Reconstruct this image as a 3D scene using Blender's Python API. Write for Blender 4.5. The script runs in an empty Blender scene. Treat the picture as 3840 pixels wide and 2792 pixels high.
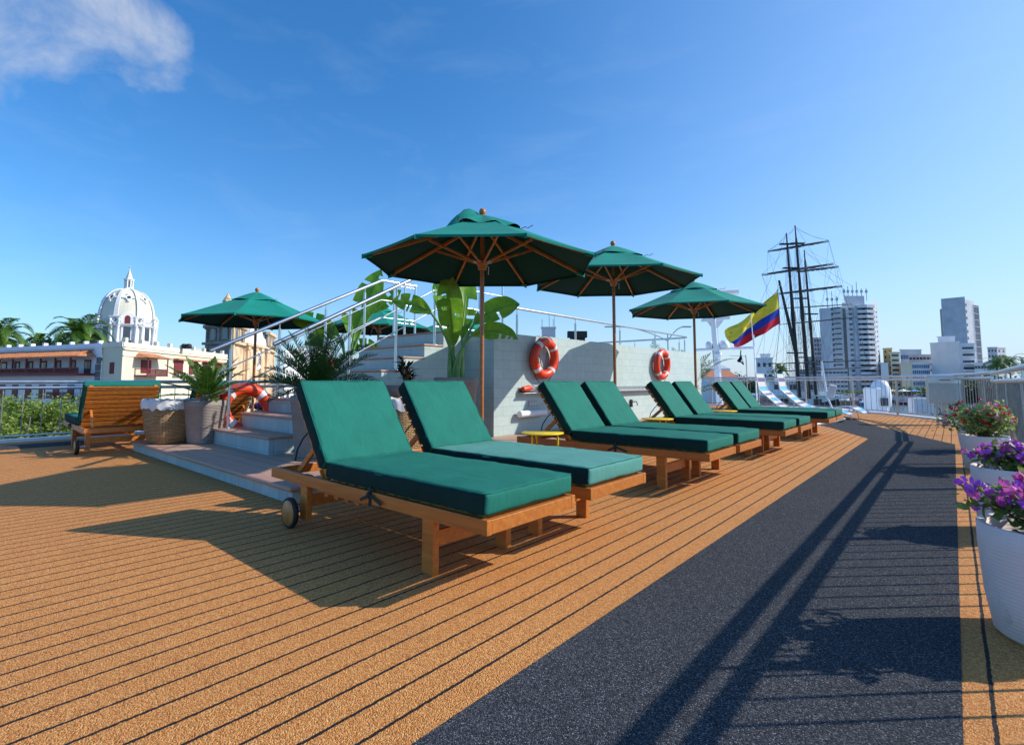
import bpy, bmesh, math, random
from mathutils import Vector, Matrix, noise
random.seed(7)
PI = math.pi
S = bpy.context.scene
C = S.collection
R = math.radians

# ------------------------------------------------------------------ camera survey
F = 505.0; PITCH = R(4.5); YAW = R(41.07); HZ = 381.3; CX = 512.0
PY = HZ - F * math.tan(PITCH); H = 1.0
FW = Vector((-math.sin(YAW), math.cos(YAW), 0)); RT = Vector((math.cos(YAW), math.sin(YAW), 0))
def ray(px, py):
    x = (px - CX) / F; y = -(py - PY) / F
    f = math.cos(PITCH) - y * math.sin(PITCH); u = math.sin(PITCH) + y * math.cos(PITCH)
    return FW * f + RT * x + Vector((0, 0, u)), f
def at(px, py, D):            # world point seen at (px, py) at forward distance D
    d, f = ray(px, py)
    return Vector((0, 0, H)) + d * (D / f)
def XY(px, D, py=381):
    p = at(px, py, D); return Vector((p.x, p.y))
def ZZ(py, D): return at(512, py, D).z
def Yx(px, X):                # where the plane x = X is met by the sight line of column px
    d, f = ray(px, 381); return d.y * X / d.x
def ground(px, py, z=0.0):
    d, f = ray(px, py); t = (z - H) / d.z; return Vector((d.x * t, d.y * t, z))

cam = bpy.data.cameras.new('camera'); co = bpy.data.objects.new('camera', cam); C.objects.link(co)
co.location = (0, 0, H); co.rotation_euler = (R(90) + PITCH, 0, YAW)
cam.sensor_width = 36; cam.lens = 36 * F / 1024
cam.shift_y = -(372 - PY) / 1024
cam.clip_start = 0.05; cam.clip_end = 6000
S.camera = co

# ------------------------------------------------------------------ materials
def newmat(name):
    m = bpy.data.materials.new(name); m.use_nodes = True
    nt = m.node_tree; b = nt.nodes['Principled BSDF']
    return m, nt, b
def N(nt, t, **kw):
    n = nt.nodes.new(t)
    for k, v in kw.items():
        if k in n.inputs: n.inputs[k].default_value = v
        else: setattr(n, k, v)
    return n
def L(nt, a, b): nt.links.new(a, b)
def rgb(c): return (c[0], c[1], c[2], 1)
def ramp(nt, fac, stops, interp='LINEAR'):
    r = N(nt, 'ShaderNodeValToRGB'); cr = r.color_ramp; cr.interpolation = interp
    while len(cr.elements) > 1: cr.elements.remove(cr.elements[-1])
    cr.elements[0].position = stops[0][0]; cr.elements[0].color = rgb(stops[0][1])
    for p, c in stops[1:]:
        e = cr.elements.new(p); e.color = rgb(c)
    L(nt, fac, r.inputs['Fac']); return r.outputs['Color']
def coords(nt, kind='Object', scale=(1, 1, 1), loc=(0, 0, 0)):
    tc = N(nt, 'ShaderNodeTexCoord'); mp = N(nt, 'ShaderNodeMapping')
    mp.inputs['Scale'].default_value = scale; mp.inputs['Location'].default_value = loc
    L(nt, tc.outputs[kind], mp.inputs['Vector']); return mp.outputs['Vector']
def world_pos(nt):
    g = N(nt, 'ShaderNodeNewGeometry'); return g.outputs['Position']
def noi(nt, vec, scale, detail=3, rough=0.55, dist=0.0):
    n = N(nt, 'ShaderNodeTexNoise'); n.inputs['Scale'].default_value = scale
    n.inputs['Detail'].default_value = detail; n.inputs['Roughness'].default_value = rough
    n.inputs['Distortion'].default_value = dist
    L(nt, vec, n.inputs['Vector']); return n.outputs['Fac']
def mix(nt, fac, a, b, mode='MIX'):
    m = N(nt, 'ShaderNodeMix'); m.data_type = 'RGBA'; m.blend_type = mode
    for s, v in ((m.inputs[0], fac), (m.inputs[6], a), (m.inputs[7], b)):
        if isinstance(v, (int, float)): s.default_value = v
        elif isinstance(v, tuple): s.default_value = rgb(v)
        else: L(nt, v, s)
    return m.outputs[2]
def mth(nt, op, a, b=None, c=None, clamp=False):
    m = N(nt, 'ShaderNodeMath', operation=op); m.use_clamp = clamp
    for i, v in enumerate((a, b, c)):
        if v is None: continue
        if isinstance(v, (int, float)): m.inputs[i].default_value = v
        else: L(nt, v, m.inputs[i])
    return m.outputs[0]
def bump(nt, b, height, strength=0.3, dist=0.01):
    n = N(nt, 'ShaderNodeBump'); n.inputs['Strength'].default_value = strength
    n.inputs['Distance'].default_value = dist; L(nt, height, n.inputs['Height'])
    L(nt, n.outputs['Normal'], b.inputs['Normal'])
def sep(nt, v):
    s = N(nt, 'ShaderNodeSeparateXYZ'); L(nt, v, s.inputs[0]); return s.outputs

def pm(name, col, rough=0.6, metal=0.0, var=0.12, scale=6.0, bs=0.0, bscale=40, spec=None, stretch=(1, 1, 1), dirt=0.0, kind='Object'):
    """painted / plain surface with two-scale tonal variation"""
    m, nt, b = newmat(name)
    v = coords(nt, kind, stretch)
    f = noi(nt, v, scale, 5)
    dark = tuple(max(0, c * (1 - var)) for c in col); lite = tuple(min(1, c * (1 + var)) for c in col)
    c = ramp(nt, f, [(0.3, dark), (0.7, lite)])
    if dirt:
        f2 = noi(nt, coords(nt, kind, (1, 1, .25)), scale * .6, 6, .7)
        c = mix(nt, mth(nt, 'MULTIPLY', ramp(nt, f2, [(.5, (0, 0, 0)), (.75, (1, 1, 1))]), dirt), c, (col[0] * .35, col[1] * .34, col[2] * .3))
    L(nt, c, b.inputs['Base Color'])
    b.inputs['Roughness'].default_value = rough; b.inputs['Metallic'].default_value = metal
    if spec is not None: b.inputs['Specular IOR Level'].default_value = spec
    if bs: bump(nt, b, noi(nt, v, bscale, 3), bs, 0.01)
    return m

def rubber(name, cols, groove, vs=210, rough=.82, spec=.35):
    m, nt, b = newmat(name)
    p = world_pos(nt)
    g = noi(nt, p, 150, 2, .8)
    vo = N(nt, 'ShaderNodeTexVoronoi'); vo.inputs['Scale'].default_value = vs; L(nt, p, vo.inputs['Vector'])
    sp = N(nt, 'ShaderNodeSeparateColor'); L(nt, vo.outputs['Color'], sp.inputs[0])
    big = noi(nt, p, .9, 4, .6)
    c = ramp(nt, sp.outputs[0], cols)
    c = mix(nt, mth(nt, 'MULTIPLY', g, .55), c, tuple(x * .45 for x in cols[1][1]))
    c = mix(nt, mth(nt, 'MULTIPLY', ramp(nt, big, [(.35, (0, 0, 0)), (.7, (1, 1, 1))]), .22), c, tuple(x * .6 for x in cols[1][1]))
    hgt = mth(nt, 'ADD', g, mth(nt, 'MULTIPLY', vo.outputs['Distance'], -1.2))
    if groove:
        x = sep(nt, p)[0]
        w = mth(nt, 'ADD', mth(nt, 'MULTIPLY', noi(nt, p, 38, 3, .7), .010), mth(nt, 'MULTIPLY', noi(nt, p, 2.2, 2), .010))
        t = mth(nt, 'FLOORED_MODULO', mth(nt, 'ADD', mth(nt, 'ADD', x, w), 1.296 + .0625 - .010), .1215)
        dd = mth(nt, 'ABSOLUTE', mth(nt, 'SUBTRACT', t, .0625))
        th = mth(nt, 'ADD', .0034, mth(nt, 'MULTIPLY', noi(nt, p, 60, 2), .0064))
        ln = mth(nt, 'MULTIPLY', mth(nt, 'SUBTRACT', th, dd), 600.0, clamp=True)
        pid = mth(nt, 'FLOOR', mth(nt, 'DIVIDE', mth(nt, 'ADD', x, 1.296 - .010), .1215))
        wn = N(nt, 'ShaderNodeTexWhiteNoise', noise_dimensions='1D'); L(nt, pid, wn.inputs['W'])
        c = mix(nt, mth(nt, 'MULTIPLY', wn.outputs['Value'], .13), c, tuple(q * .55 for q in cols[1][1]))
        st_ = noi(nt, p, 2.6, 6, .75)
        c = mix(nt, mth(nt, 'MULTIPLY', ramp(nt, st_, [(.55, (0, 0, 0)), (.78, (1, 1, 1))]), .30), c, tuple(q * .4 for q in cols[1][1]))
        c = mix(nt, ln, c, (.012, .010, .010))
        hgt = mth(nt, 'SUBTRACT', hgt, mth(nt, 'MULTIPLY', ln, 1.5))
    L(nt, c, b.inputs['Base Color']); b.inputs['Roughness'].default_value = rough
    b.inputs['Specular IOR Level'].default_value = spec
    bump(nt, b, hgt, .75, .006)
    return m
M = {}
TAN = [(0, (.36, .115, .024)), (.45, (.82, .315, .075)), (.8, (.97, .44, .125)), (1, (1.0, .60, .24))]
M['tan'] = rubber('tan_rubber', TAN, True)
M['dark'] = rubber('black_rubber', [(0, (.014, .015, .017)), (.45, (.062, .066, .075)), (.80, (.125, .130, .142)), (.94, (.23, .235, .245)), (1, (.45, .45, .45))], False, 290, .95, .06)

def tile(name, c1, c2, w, h, mortar=(.12, .15, .15), offs=.5):
    m, nt, b = newmat(name)
    p = world_pos(nt); s = sep(nt, p)
    cb = N(nt, 'ShaderNodeCombineXYZ'); L(nt, mth(nt, 'ADD', s[0], s[1]), cb.inputs[0]); L(nt, s[2], cb.inputs[1])
    br = N(nt, 'ShaderNodeTexBrick'); br.offset = offs
    L(nt, cb.outputs[0], br.inputs['Vector'])
    br.inputs['Scale'].default_value = 1; br.inputs['Brick Width'].default_value = w; br.inputs['Row Height'].default_value = h
    br.inputs['Mortar Size'].default_value = .0022; br.inputs['Mortar Smooth'].default_value = .3
    br.inputs['Color1'].default_value = rgb(c1); br.inputs['Color2'].default_value = rgb(c2); br.inputs['Mortar'].default_value = rgb(mortar)
    br.inputs['Bias'].default_value = 0
    f = noi(nt, p, 9, 6, .7)
    c = mix(nt, mth(nt, 'MULTIPLY', ramp(nt, f, [(.35, (0, 0, 0)), (.75, (1, 1, 1))]), .35), br.outputs['Color'], tuple(x * .62 for x in c1))
    f2 = noi(nt, p, 120, 2, .6)
    c = mix(nt, mth(nt, 'MULTIPLY', f2, .2), c, tuple(min(1, x * 1.5) for x in c2))
    L(nt, c, b.inputs['Base Color']); b.inputs['Roughness'].default_value = .55
    bump(nt, b, mth(nt, 'ADD', mth(nt, 'MULTIPLY', br.outputs['Fac'], -1), mth(nt, 'MULTIPLY', f2, .3)), .5, .003)
    return m
M['tile'] = tile('grey_green_tile', (.43, .53, .505), (.48, .58, .555), .30, .15, (.22, .27, .26))
M['tile_riser'] = tile('blue_green_riser_tile', (.33, .43, .44), (.44, .54, .545), .17, .17, offs=0)

def boards(name, col, pitch=.16):
    m, nt, b = newmat(name)
    p = world_pos(nt); s = sep(nt, p)
    t = mth(nt, 'FLOORED_MODULO', s[1], pitch)
    ln = mth(nt, 'LESS_THAN', t, .006)
    mp = N(nt, 'ShaderNodeMapping'); mp.inputs['Scale'].default_value = (1.5, 30, 30); L(nt, p, mp.inputs['Vector'])
    g = noi(nt, mp.outputs[0], 3, 4)
    c = ramp(nt, g, [(.3, tuple(x * .82 for x in col)), (.7, tuple(x * 1.12 for x in col))])
    id_ = mth(nt, 'FLOOR', mth(nt, 'DIVIDE', s[1], pitch))
    wn = N(nt, 'ShaderNodeTexWhiteNoise', noise_dimensions='1D'); L(nt, id_, wn.inputs['W'])
    c = mix(nt, mth(nt, 'MULTIPLY', wn.outputs['Value'], .25), c, tuple(x * .75 for x in col))
    c = mix(nt, mth(nt, 'MULTIPLY', ramp(nt, noi(nt, p, 3, 6, .7), [(.5, (0, 0, 0)), (.8, (1, 1, 1))]), .3), c, tuple(x * .6 for x in col))
    c = mix(nt, ln, c, (.03, .02, .02))
    L(nt, c, b.inputs['Base Color']); b.inputs['Roughness'].default_value = .6
    bump(nt, b, mth(nt, 'ADD', mth(nt, 'MULTIPLY', ln, -1), mth(nt, 'MULTIPLY', g, .15)), .5, .004)
    return m
M['boards'] = boards('composite_boards', (.50, .31, .22))
M['nosing'] = pm('composite_nosing', (.46, .26, .185), .55, var=.15, scale=20, stretch=(.2, 3, 3))

def wood(name, a, b_, sc=1.0, rough=.42):
    m, nt, b = newmat(name)
    v = coords(nt, 'Object', (1.2 * sc, 14 * sc, 14 * sc))
    n1 = noi(nt, v, 2.2, 6, .6, .6); n2 = noi(nt, coords(nt, 'Object', (1, 1, 1)), 3.0, 3)
    c = ramp(nt, n1, [(.28, a), (.52, tuple((x + y) / 2 for x, y in zip(a, b_))), (.72, b_)])
    c = mix(nt, mth(nt, 'MULTIPLY', ramp(nt, n2, [(.4, (0, 0, 0)), (.75, (1, 1, 1))]), .35), c, tuple(x * .7 for x in a))
    L(nt, c, b.inputs['Base Color']); gi = N(nt, 'ShaderNodeNewGeometry')
    c = mix(nt, mth(nt, 'MULTIPLY', gi.outputs['Random Per Island'], .42), c, tuple(x * .52 for x in a))
    c = mix(nt, mth(nt, 'MULTIPLY', ramp(nt, noi(nt, coords(nt, 'Object', (1, 1, 1)), 9, 6, .75), [(.58, (0, 0, 0)), (.75, (1, 1, 1))]), .3), c, (.34, .25, .16))
    L(nt, c, b.inputs['Base Color'])
    b.inputs['Roughness'].default_value = rough
    b.inputs['Coat Weight'].default_value = .12; b.inputs['Coat Roughness'].default_value = .3
    bump(nt, b, n1, .12, .004)
    return m
M['teak'] = wood('oiled_teak', (.44, .125, .016), (.74, .27, .045))
M['teak_wheel'] = pm('wheel_wood', (.52, .22, .055), .45, 0, .2, 9, .1, 30)
M['teak_dk'] = wood('teak_pole', (.34, .11, .03), (.56, .23, .06), 1, .4)

def fabric(name, col, sheen=.5, wr=.5, scale=900, under=None):
    m, nt, b = newmat(name)
    v = coords(nt, 'Object')
    f = noi(nt, v, 4, 4, .6)
    fine = noi(nt, v, scale * .35, 2)
    c = ramp(nt, f, [(.3, tuple(x * .86 for x in col)), (.7, tuple(x * 1.1 for x in col))])
    c = mix(nt, mth(nt, 'MULTIPLY', fine, .25), c, tuple(x * .6 for x in col))
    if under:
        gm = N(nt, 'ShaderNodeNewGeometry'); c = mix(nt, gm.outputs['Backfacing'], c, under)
    L(nt, c, b.inputs['Base Color']); b.inputs['Roughness'].default_value = .85
    b.inputs['Specular IOR Level'].default_value = .25
    b.inputs['Sheen Weight'].default_value = sheen; b.inputs['Sheen Roughness'].default_value = .45
    b.inputs['Sheen Tint'].default_value = (.55, .9, .82, 1)
    w = mth(nt, 'ADD', mth(nt, 'MULTIPLY', noi(nt, coords(nt, 'Object', (1, 2.2, 1)), 7, 3, .5, .8), wr), mth(nt, 'MULTIPLY', fine, .02))
    bump(nt, b, w, .45, .012)
    return m
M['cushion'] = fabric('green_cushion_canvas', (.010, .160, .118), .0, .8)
M['cushion_side_shade'] = fabric('shaded_cushion_boxing', (.002, .030, .026), .0, .6)  # same canvas, with the shade on the long sides put into its colour
M['cushion_faded'] = fabric('sun_faded_cushion', (.090, .29, .245), .05, .9)
M['canopy'] = fabric('green_umbrella_canvas', (.003, .24, .175), .05, .4, under=(.001, .040, .032))  # shade beneath the canopy painted in as a darker underside colour
M['strap'] = pm('dark_green_tape', (.008, .03, .03), .8)
M['liner'] = fabric('white_cotton', (.72, .72, .72), .1, 1.0)
M['steel'] = pm('brushed_stainless', (.62, .63, .64), .30, 1.0, .10, 8)
M['baluster'] = pm('grazing_steel_bar', (.30, .28, .26), .5, .5, .25, 10)
M['steel_dull'] = pm('dull_stainless', (.42, .42, .42), .38, .9, .18, 14, .08, 60, stretch=(1, 1, 4))
M['white'] = pm('white_paint', (.78, .79, .80), .45, 0, .06, 2, dirt=.25)
M['white_clean'] = pm('white_gelcoat', (.82, .83, .85), .3, 0, .04, 2)
M['rubber'] = pm('black_tyre', (.015, .015, .015), .7)
M['black'] = pm('black_rope', (.012, .012, .014), .7)
M['yellow'] = pm('yellow_enamel', (.86, .62, .02), .35, 0, .05, 6)
M['ring'] = pm('orange_buoy', (.80, .055, .012), .38, 0, .12, 5, .05, 12)
M['tape'] = pm('reflective_tape', (.72, .72, .72), .35, 0, .1, 30)
M['rope'] = pm('grab_line', (.02, .02, .03), .7)
M['conduit'] = pm('dark_conduit', (.03, .03, .035), .5)
M['dark_metal'] = pm('dark_metal', (.08, .08, .085), .5, .6)
M['soil'] = pm('potting_soil', (.05, .03, .02), .95, 0, .5, 60, .8, 90)

def potmat(name, col, ringscale, var=.1, sp=.3, ring=.35, bst=.5):
    m, nt, b = newmat(name)
    v = coords(nt, 'Object'); s = sep(nt, v)
    w = mth(nt, 'SINE', mth(nt, 'ADD', mth(nt, 'MULTIPLY', s[2], ringscale), mth(nt, 'MULTIPLY', noi(nt, v, 3, 3), 3.0)))
    f = noi(nt, v, 6, 6, .7)
    c = ramp(nt, f, [(.3, tuple(x * (1 - var) for x in col)), (.7, tuple(x * (1 + var) for x in col))])
    c = mix(nt, mth(nt, 'MULTIPLY', ramp(nt, w, [(0, (1, 1, 1)), (.35, (0, 0, 0))]), ring), c, tuple(x * .55 for x in col))
    spots = noi(nt, coords(nt, 'Object', (1, 1, .5)), 13, 5, .7)
    c = mix(nt, mth(nt, 'MULTIPLY', ramp(nt, spots, [(.62, (0, 0, 0)), (.8, (1, 1, 1))]), sp * 1.6), c, (.10, .07, .05))
    L(nt, c, b.inputs['Base Color']); b.inputs['Roughness'].default_value = .7
    bump(nt, b, mth(nt, 'ADD', w, mth(nt, 'MULTIPLY', f, .5)), bst, .003)
    return m
M['pot_white'] = potmat('chalk_white_terracotta', (.86, .71, .66), 420, .05, .35, .06, .14)
M['pot_grey'] = potmat('ribbed_grey_planter', (.32, .27, .24), 300, .14, .15)

def wicker(name):
    m, nt, b = newmat(name)
    v = coords(nt, 'Object'); s = sep(nt, v)
    ang = mth(nt, 'ARCTAN2', s[1], s[0])
    cb = N(nt, 'ShaderNodeCombineXYZ'); L(nt, mth(nt, 'MULTIPLY', ang, .26), cb.inputs[0]); L(nt, s[2], cb.inputs[1])
    br = N(nt, 'ShaderNodeTexBrick'); L(nt, cb.outputs[0], br.inputs['Vector']); br.inputs['Scale'].default_value = 1
    br.inputs['Brick Width'].default_value = .062; br.inputs['Row Height'].default_value = .019
    br.inputs['Mortar Size'].default_value = .0045; br.inputs['Mortar Smooth'].default_value = .9
    br.inputs['Color1'].default_value = rgb((.40, .24, .10)); br.inputs['Color2'].default_value = rgb((.60, .41, .20)); br.inputs['Mortar'].default_value = rgb((.10, .05, .02))
    c = mix(nt, mth(nt, 'MULTIPLY', noi(nt, v, 14, 4, .7), .5), br.outputs['Color'], (.34, .19, .08))
    L(nt, c, b.inputs['Base Color']); b.inputs['Roughness'].default_value = .6
    bump(nt, b, mth(nt, 'MULTIPLY', br.outputs['Fac'], -1), 1.0, .012)
    return m
M['wicker'] = wicker('woven_wicker')

def leafmat(name, a, b_, rough=.45, trans=.25, scale=12, kind='Object'):
    m, nt, b = newmat(name)
    v = coords(nt, kind)
    f = noi(nt, v, scale, 4, .7)
    c = ramp(nt, f, [(.3, a), (.7, b_)])
    L(nt, c, b.inputs['Base Color']); b.inputs['Roughness'].default_value = rough
    if trans:
        tr = N(nt, 'ShaderNodeBsdfTranslucent'); L(nt, c, tr.inputs['Color'])
        mx = N(nt, 'ShaderNodeMixShader'); mx.inputs[0].default_value = trans
        L(nt, b.outputs[0], mx.inputs[1]); L(nt, tr.outputs[0], mx.inputs[2])
        L(nt, mx.outputs[0], nt.nodes['Material Output'].inputs['Surface'])
    return m
M['leaf'] = leafmat('tree_leaf', (.045, .11, .012), (.30, .38, .05), scale=2.6)
M['leaf_dark'] = leafmat('dark_tree_leaf', (.018, .045, .012), (.05, .10, .02), scale=1)
M['palm'] = leafmat('palm_frond', (.03, .09, .012), (.13, .25, .03))
M['sago'] = leafmat('sago_frond', (.016, .06, .014), (.045, .14, .025), .35, .2)
M['sago_lit'] = leafmat('agave_leaf', (.05, .13, .02), (.13, .24, .03), .4, .3)
M['banana'] = leafmat('banana_leaf', (.10, .28, .015), (.26, .46, .035), .32, .5, 5)
M['banana_stem'] = pm('banana_stem', (.16, .30, .07), .45, 0, .25, 10)
M['croton'] = leafmat('croton_leaf', (.01, .03, .01), (.06, .025, .015), .25, .1, 18)
M['boug_leaf'] = leafmat('bougainvillea_leaf', (.06, .16, .02), (.30, .38, .10), .5, .3, 25)
M['boug_pale'] = leafmat('variegated_leaf', (.14, .30, .04), (.62, .70, .30), .5, .35, 32)
M['boug_stem'] = pm('woody_stem', (.16, .11, .06), .8, 0, .3, 30)
M['bract_red'] = leafmat('red_bract', (.62, .008, .025), (.90, .03, .06), .6, .3, 30)
M['bract_pink'] = leafmat('pink_bract', (.75, .20, .50), (.92, .42, .70), .6, .35, 30)
M['bract_purple'] = leafmat('purple_bract', (.52, .07, .72), (.78, .22, .92), .6, .35, 30)
M['bract_magenta'] = leafmat('magenta_bract', (.62, .06, .38), (.85, .22, .62), .6, .35, 30)
M['trunk'] = pm('palm_trunk', (.22, .19, .15), .9, 0, .3, 3)
M['glass_dark'] = pm('dark_window', (.05, .06, .075), .15, 0, .4, .4)
M['glass_blue'] = pm('blue_window', (.05, .13, .28), .15, 0, .3, .4)
M['conc'] = pm('weathered_white_render', (.60, .60, .63), .8, 0, .08, .25, dirt=.3, kind='Object')
M['conc_lite'] = pm('bright_render', (.74, .74, .76), .8, 0, .06, .25, dirt=.2)
M['conc_dk'] = pm('grey_concrete', (.50, .53, .58), .85, 0, .12, .3, dirt=.3)
M['cream'] = pm('cream_render', (.68, .62, .47), .85, 0, .06, .3, dirt=.18)
M['cream_dome'] = pm('cream_dome_render', (.70, .66, .53), .8, 0, .07, .4, dirt=.2)
M['ochre'] = pm('ochre_render', (.60, .46, .22), .85, 0, .1, .3)
M['wall_white'] = pm('limewashed_wall', (.78, .82, .90), .85, 0, .05, .3, dirt=.2)
M['dome_white'] = pm('white_stucco', (.78, .78, .77), .8, 0, .05, .8, dirt=.15)
M['maroon'] = pm('maroon_timber', (.16, .018, .022), .6, 0, .2, 2)
M['rooftile'] = pm('terracotta_roof', (.50, .19, .08), .85, 0, .3, 3)
M['stone'] = pm('church_limestone', (.66, .48, .30), .9, 0, .25, .8, dirt=.6)
M['stone_dk'] = pm('dark_limestone', (.24, .225, .20), .9, 0, .4, .7, dirt=.6)
M['cobble'] = pm('grey_stone', (.16, .16, .16), .9, 0, .3, 3)
M['ground'] = pm('quay_paving', (.24, .23, .21), .9, 0, .2, .2)
M['hull_blue'] = pm('blue_hull', (.05, .26, .52), .4)
M['hull_red'] = pm('red_hull', (.40, .03, .03), .4)
M['mast'] = pm('tarred_mast', (.022, .020, .020), .55, 0, .4, .8)
M['sailcloth'] = pm('furled_sail', (.16, .12, .10), .9, 0, .4, 3, .6, 4)
M['rig'] = pm('rigging_rope', (.10, .095, .10), .8)
M['fl_y'] = fabric('flag_yellow', (.80, .60, .05), 0, .5); M['fl_b'] = fabric('flag_blue', (.02, .05, .36), 0, .5)
M['fl_r'] = fabric('flag_red', (.62, .02, .04), 0, .5); M['fl_k'] = fabric('flag_black', (.012, .016, .025), 0, .5)
for k in ('fl_y', 'fl_b', 'fl_r', 'fl_k'):
    M[k].node_tree.nodes['Principled BSDF'].inputs['Sheen Weight'].default_value = 0

def stripes(name):
    m, nt, b = newmat(name)
    v = coords(nt, 'Object'); s = sep(nt, v)
    t = mth(nt, 'DIVIDE', mth(nt, 'FLOORED_MODULO', mth(nt, 'ADD', s[0], mth(nt, 'MULTIPLY', s[2], .8)), .46), .46)
    w = (.62, .58, .50)
    c = ramp(nt, t, [(0, w), (.18, (.02, .04, .20)), (.40, w), (.60, (.02, .36, .62)), (.92, w)], 'CONSTANT')
    fine = noi(nt, coords(nt, 'Object', (1, 40, 1)), 6, 2)
    c = mix(nt, mth(nt, 'MULTIPLY', fine, .3), c, (.35, .36, .38))
    L(nt, c, b.inputs['Base Color']); b.inputs['Roughness'].default_value = .7
    return m
M['stripes'] = stripes('striped_webbing')

def watermat():
    m, nt, b = newmat('harbour_water')
    p = world_pos(nt)
    n1 = noi(nt, p, .9, 4, .6); n2 = noi(nt, p, 6, 3, .6)
    b.inputs['Base Color'].default_value = (.05, .12, .15, 1); b.inputs['Roughness'].default_value = .12
    bump(nt, b, mth(nt, 'ADD', n1, mth(nt, 'MULTIPLY', n2, .3)), .6, .25)
    return m
M['water'] = watermat()

# ------------------------------------------------------------------ mesh builder
FRAMES = {}     # objects whose children are written in world coordinates
class MB:
    def __init__(s): s.v = []; s.f = []; s.sm = []
    def add(s, vs, fs, smooth=False):
        o = len(s.v); s.v += [Vector(x) for x in vs]
        for f in fs: s.f.append([i + o for i in f]); s.sm.append(smooth)
        return s
    def box(s, lo, hi, rot=None, piv=None):
        x0, y0, z0 = lo; x1, y1, z1 = hi
        vs = [Vector(p) for p in ((x0, y0, z0), (x1, y0, z0), (x1, y1, z0), (x0, y1, z0), (x0, y0, z1), (x1, y0, z1), (x1, y1, z1), (x0, y1, z1))]
        if rot is not None:
            pv = Vector(piv) if piv is not None else Vector(((x0 + x1) / 2, (y0 + y1) / 2, (z0 + z1) / 2))
            vs = [pv + rot @ (p - pv) for p in vs]
        return s.add(vs, [(0, 3, 2, 1), (4, 5, 6, 7), (0, 1, 5, 4), (1, 2, 6, 5), (2, 3, 7, 6), (3, 0, 4, 7)])
    def beam(s, a, b, w, h, up=(0, 0, 1)):
        """rectangular bar from a to b, w across, h along up"""
        a = Vector(a); b = Vector(b); d = (b - a).normalized(); u = Vector(up)
        r = d.cross(u)
        if r.length < 1e-4: r = d.cross(Vector((1, 0, 0)))
        r.normalize(); u = r.cross(d).normalized()
        r *= w / 2; u *= h / 2
        vs = [a - r - u, a + r - u, a + r + u, a - r + u, b - r - u, b + r - u, b + r + u, b - r + u]
        return s.add(vs, [(0, 1, 2, 3), (7, 6, 5, 4), (0, 4, 5, 1), (1, 5, 6, 2), (2, 6, 7, 3), (3, 7, 4, 0)])
    def tube(s, pts, rad, n=10, cap=True, smooth=True):
        pts = [Vector(p) for p in pts]
        if not hasattr(rad, '__len__'): rad = [rad] * len(pts)
        rings = []; prev = None
        for i, p in enumerate(pts):
            t = (pts[min(i + 1, len(pts) - 1)] - pts[max(i - 1, 0)]).normalized()
            ref = prev if prev is not None else (Vector((0, 0, 1)) if abs(t.z) < .9 else Vector((1, 0, 0)))
            r = (ref - t * ref.dot(t)); r = r.normalized() if r.length > 1e-5 else t.orthogonal().normalized()
            prev = r; q = t.cross(r)
            rings.append([p + (r * math.cos(2 * PI * k / n) + q * math.sin(2 * PI * k / n)) * rad[i] for k in range(n)])
        vs = [x for rg in rings for x in rg]; fs = []
        for i in range(len(pts) - 1):
            for k in range(n):
                k2 = (k + 1) % n; fs.append((i * n + k, i * n + k2, (i + 1) * n + k2, (i + 1) * n + k))
        s.add(vs, fs, smooth)
        if cap:
            s.add(rings[0], [tuple(range(n))[::-1]]); s.add(rings[-1], [tuple(range(n))])
        return s
    def lathe(s, prof, c=(0, 0, 0), n=32, exp=None, smooth=True, rot=0, close=True, arc=None, sx=1, sy=1):
        """prof: (r, z) list. exp: superellipse exponent for a rounded-square section"""
        c = Vector(c); vs = []; fs = []
        for r, z in prof:
            for k in range(n):
                a = 2 * PI * k / n + rot
                q = 1.0
                if exp: q = 1 / ((abs(math.cos(a - rot)) ** exp + abs(math.sin(a - rot)) ** exp) ** (1 / exp))
                vs.append(c + Vector((r * q * math.cos(a) * sx, r * q * math.sin(a) * sy, z)))
        for i in range(len(prof) - 1):
            for k in range(n):
                k2 = (k + 1) % n; fs.append((i * n + k, i * n + k2, (i + 1) * n + k2, (i + 1) * n + k))
        s.add(vs, fs, smooth)
        if close:
            if prof[0][0] > 1e-4: s.add(vs[:n], [tuple(range(n))[::-1]])
            if prof[-1][0] > 1e-4: s.add(vs[-n:], [tuple(range(n))])
        return s
    def ball(s, c, r, n=12, sz=1.0):
        m = max(6, n // 2 + 1)
        return s.lathe([(r * math.sin(PI * i / m) + 1e-6, -r * sz * math.cos(PI * i / m)) for i in range(m + 1)], c, n)
    def prism(s, poly, z0, z1):
        n = len(poly); vs = [(p[0], p[1], z0) for p in poly] + [(p[0], p[1], z1) for p in poly]
        area = sum(poly[i][0] * poly[(i + 1) % n][1] - poly[(i + 1) % n][0] * poly[i][1] for i in range(n))
        up = tuple(range(n, 2 * n)); dn = tuple(range(n))[::-1]
        fs = [(i, (i + 1) % n, (i + 1) % n + n, i + n) for i in range(n)]
        if area < 0: up = up[::-1]; dn = dn[::-1]; fs = [f[::-1] for f in fs]
        return s.add(vs, fs + [up, dn])
    def torus(s, c, Rr, r, axis_u, axis_v, n=40, m=14, a0=0, a1=2 * PI):
        c = Vector(c); u = Vector(axis_u).normalized(); v = Vector(axis_v).normalized(); w = u.cross(v)
        vs = []; fs = []; full = abs(a1 - a0 - 2 * PI) < 1e-6; nn = n if full else n + 1
        for i in range(nn):
            a = a0 + (a1 - a0) * i / n; d = u * math.cos(a) + v * math.sin(a)
            for k in range(m):
                b = 2 * PI * k / m; vs.append(c + d * (Rr + r * math.cos(b)) + w * (r * math.sin(b)))
        for i in range(n):
            i2 = (i + 1) % nn
            for k in range(m):
                k2 = (k + 1) % m; fs.append((i * m + k, i2 * m + k, i2 * m + k2, i * m + k2))
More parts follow.
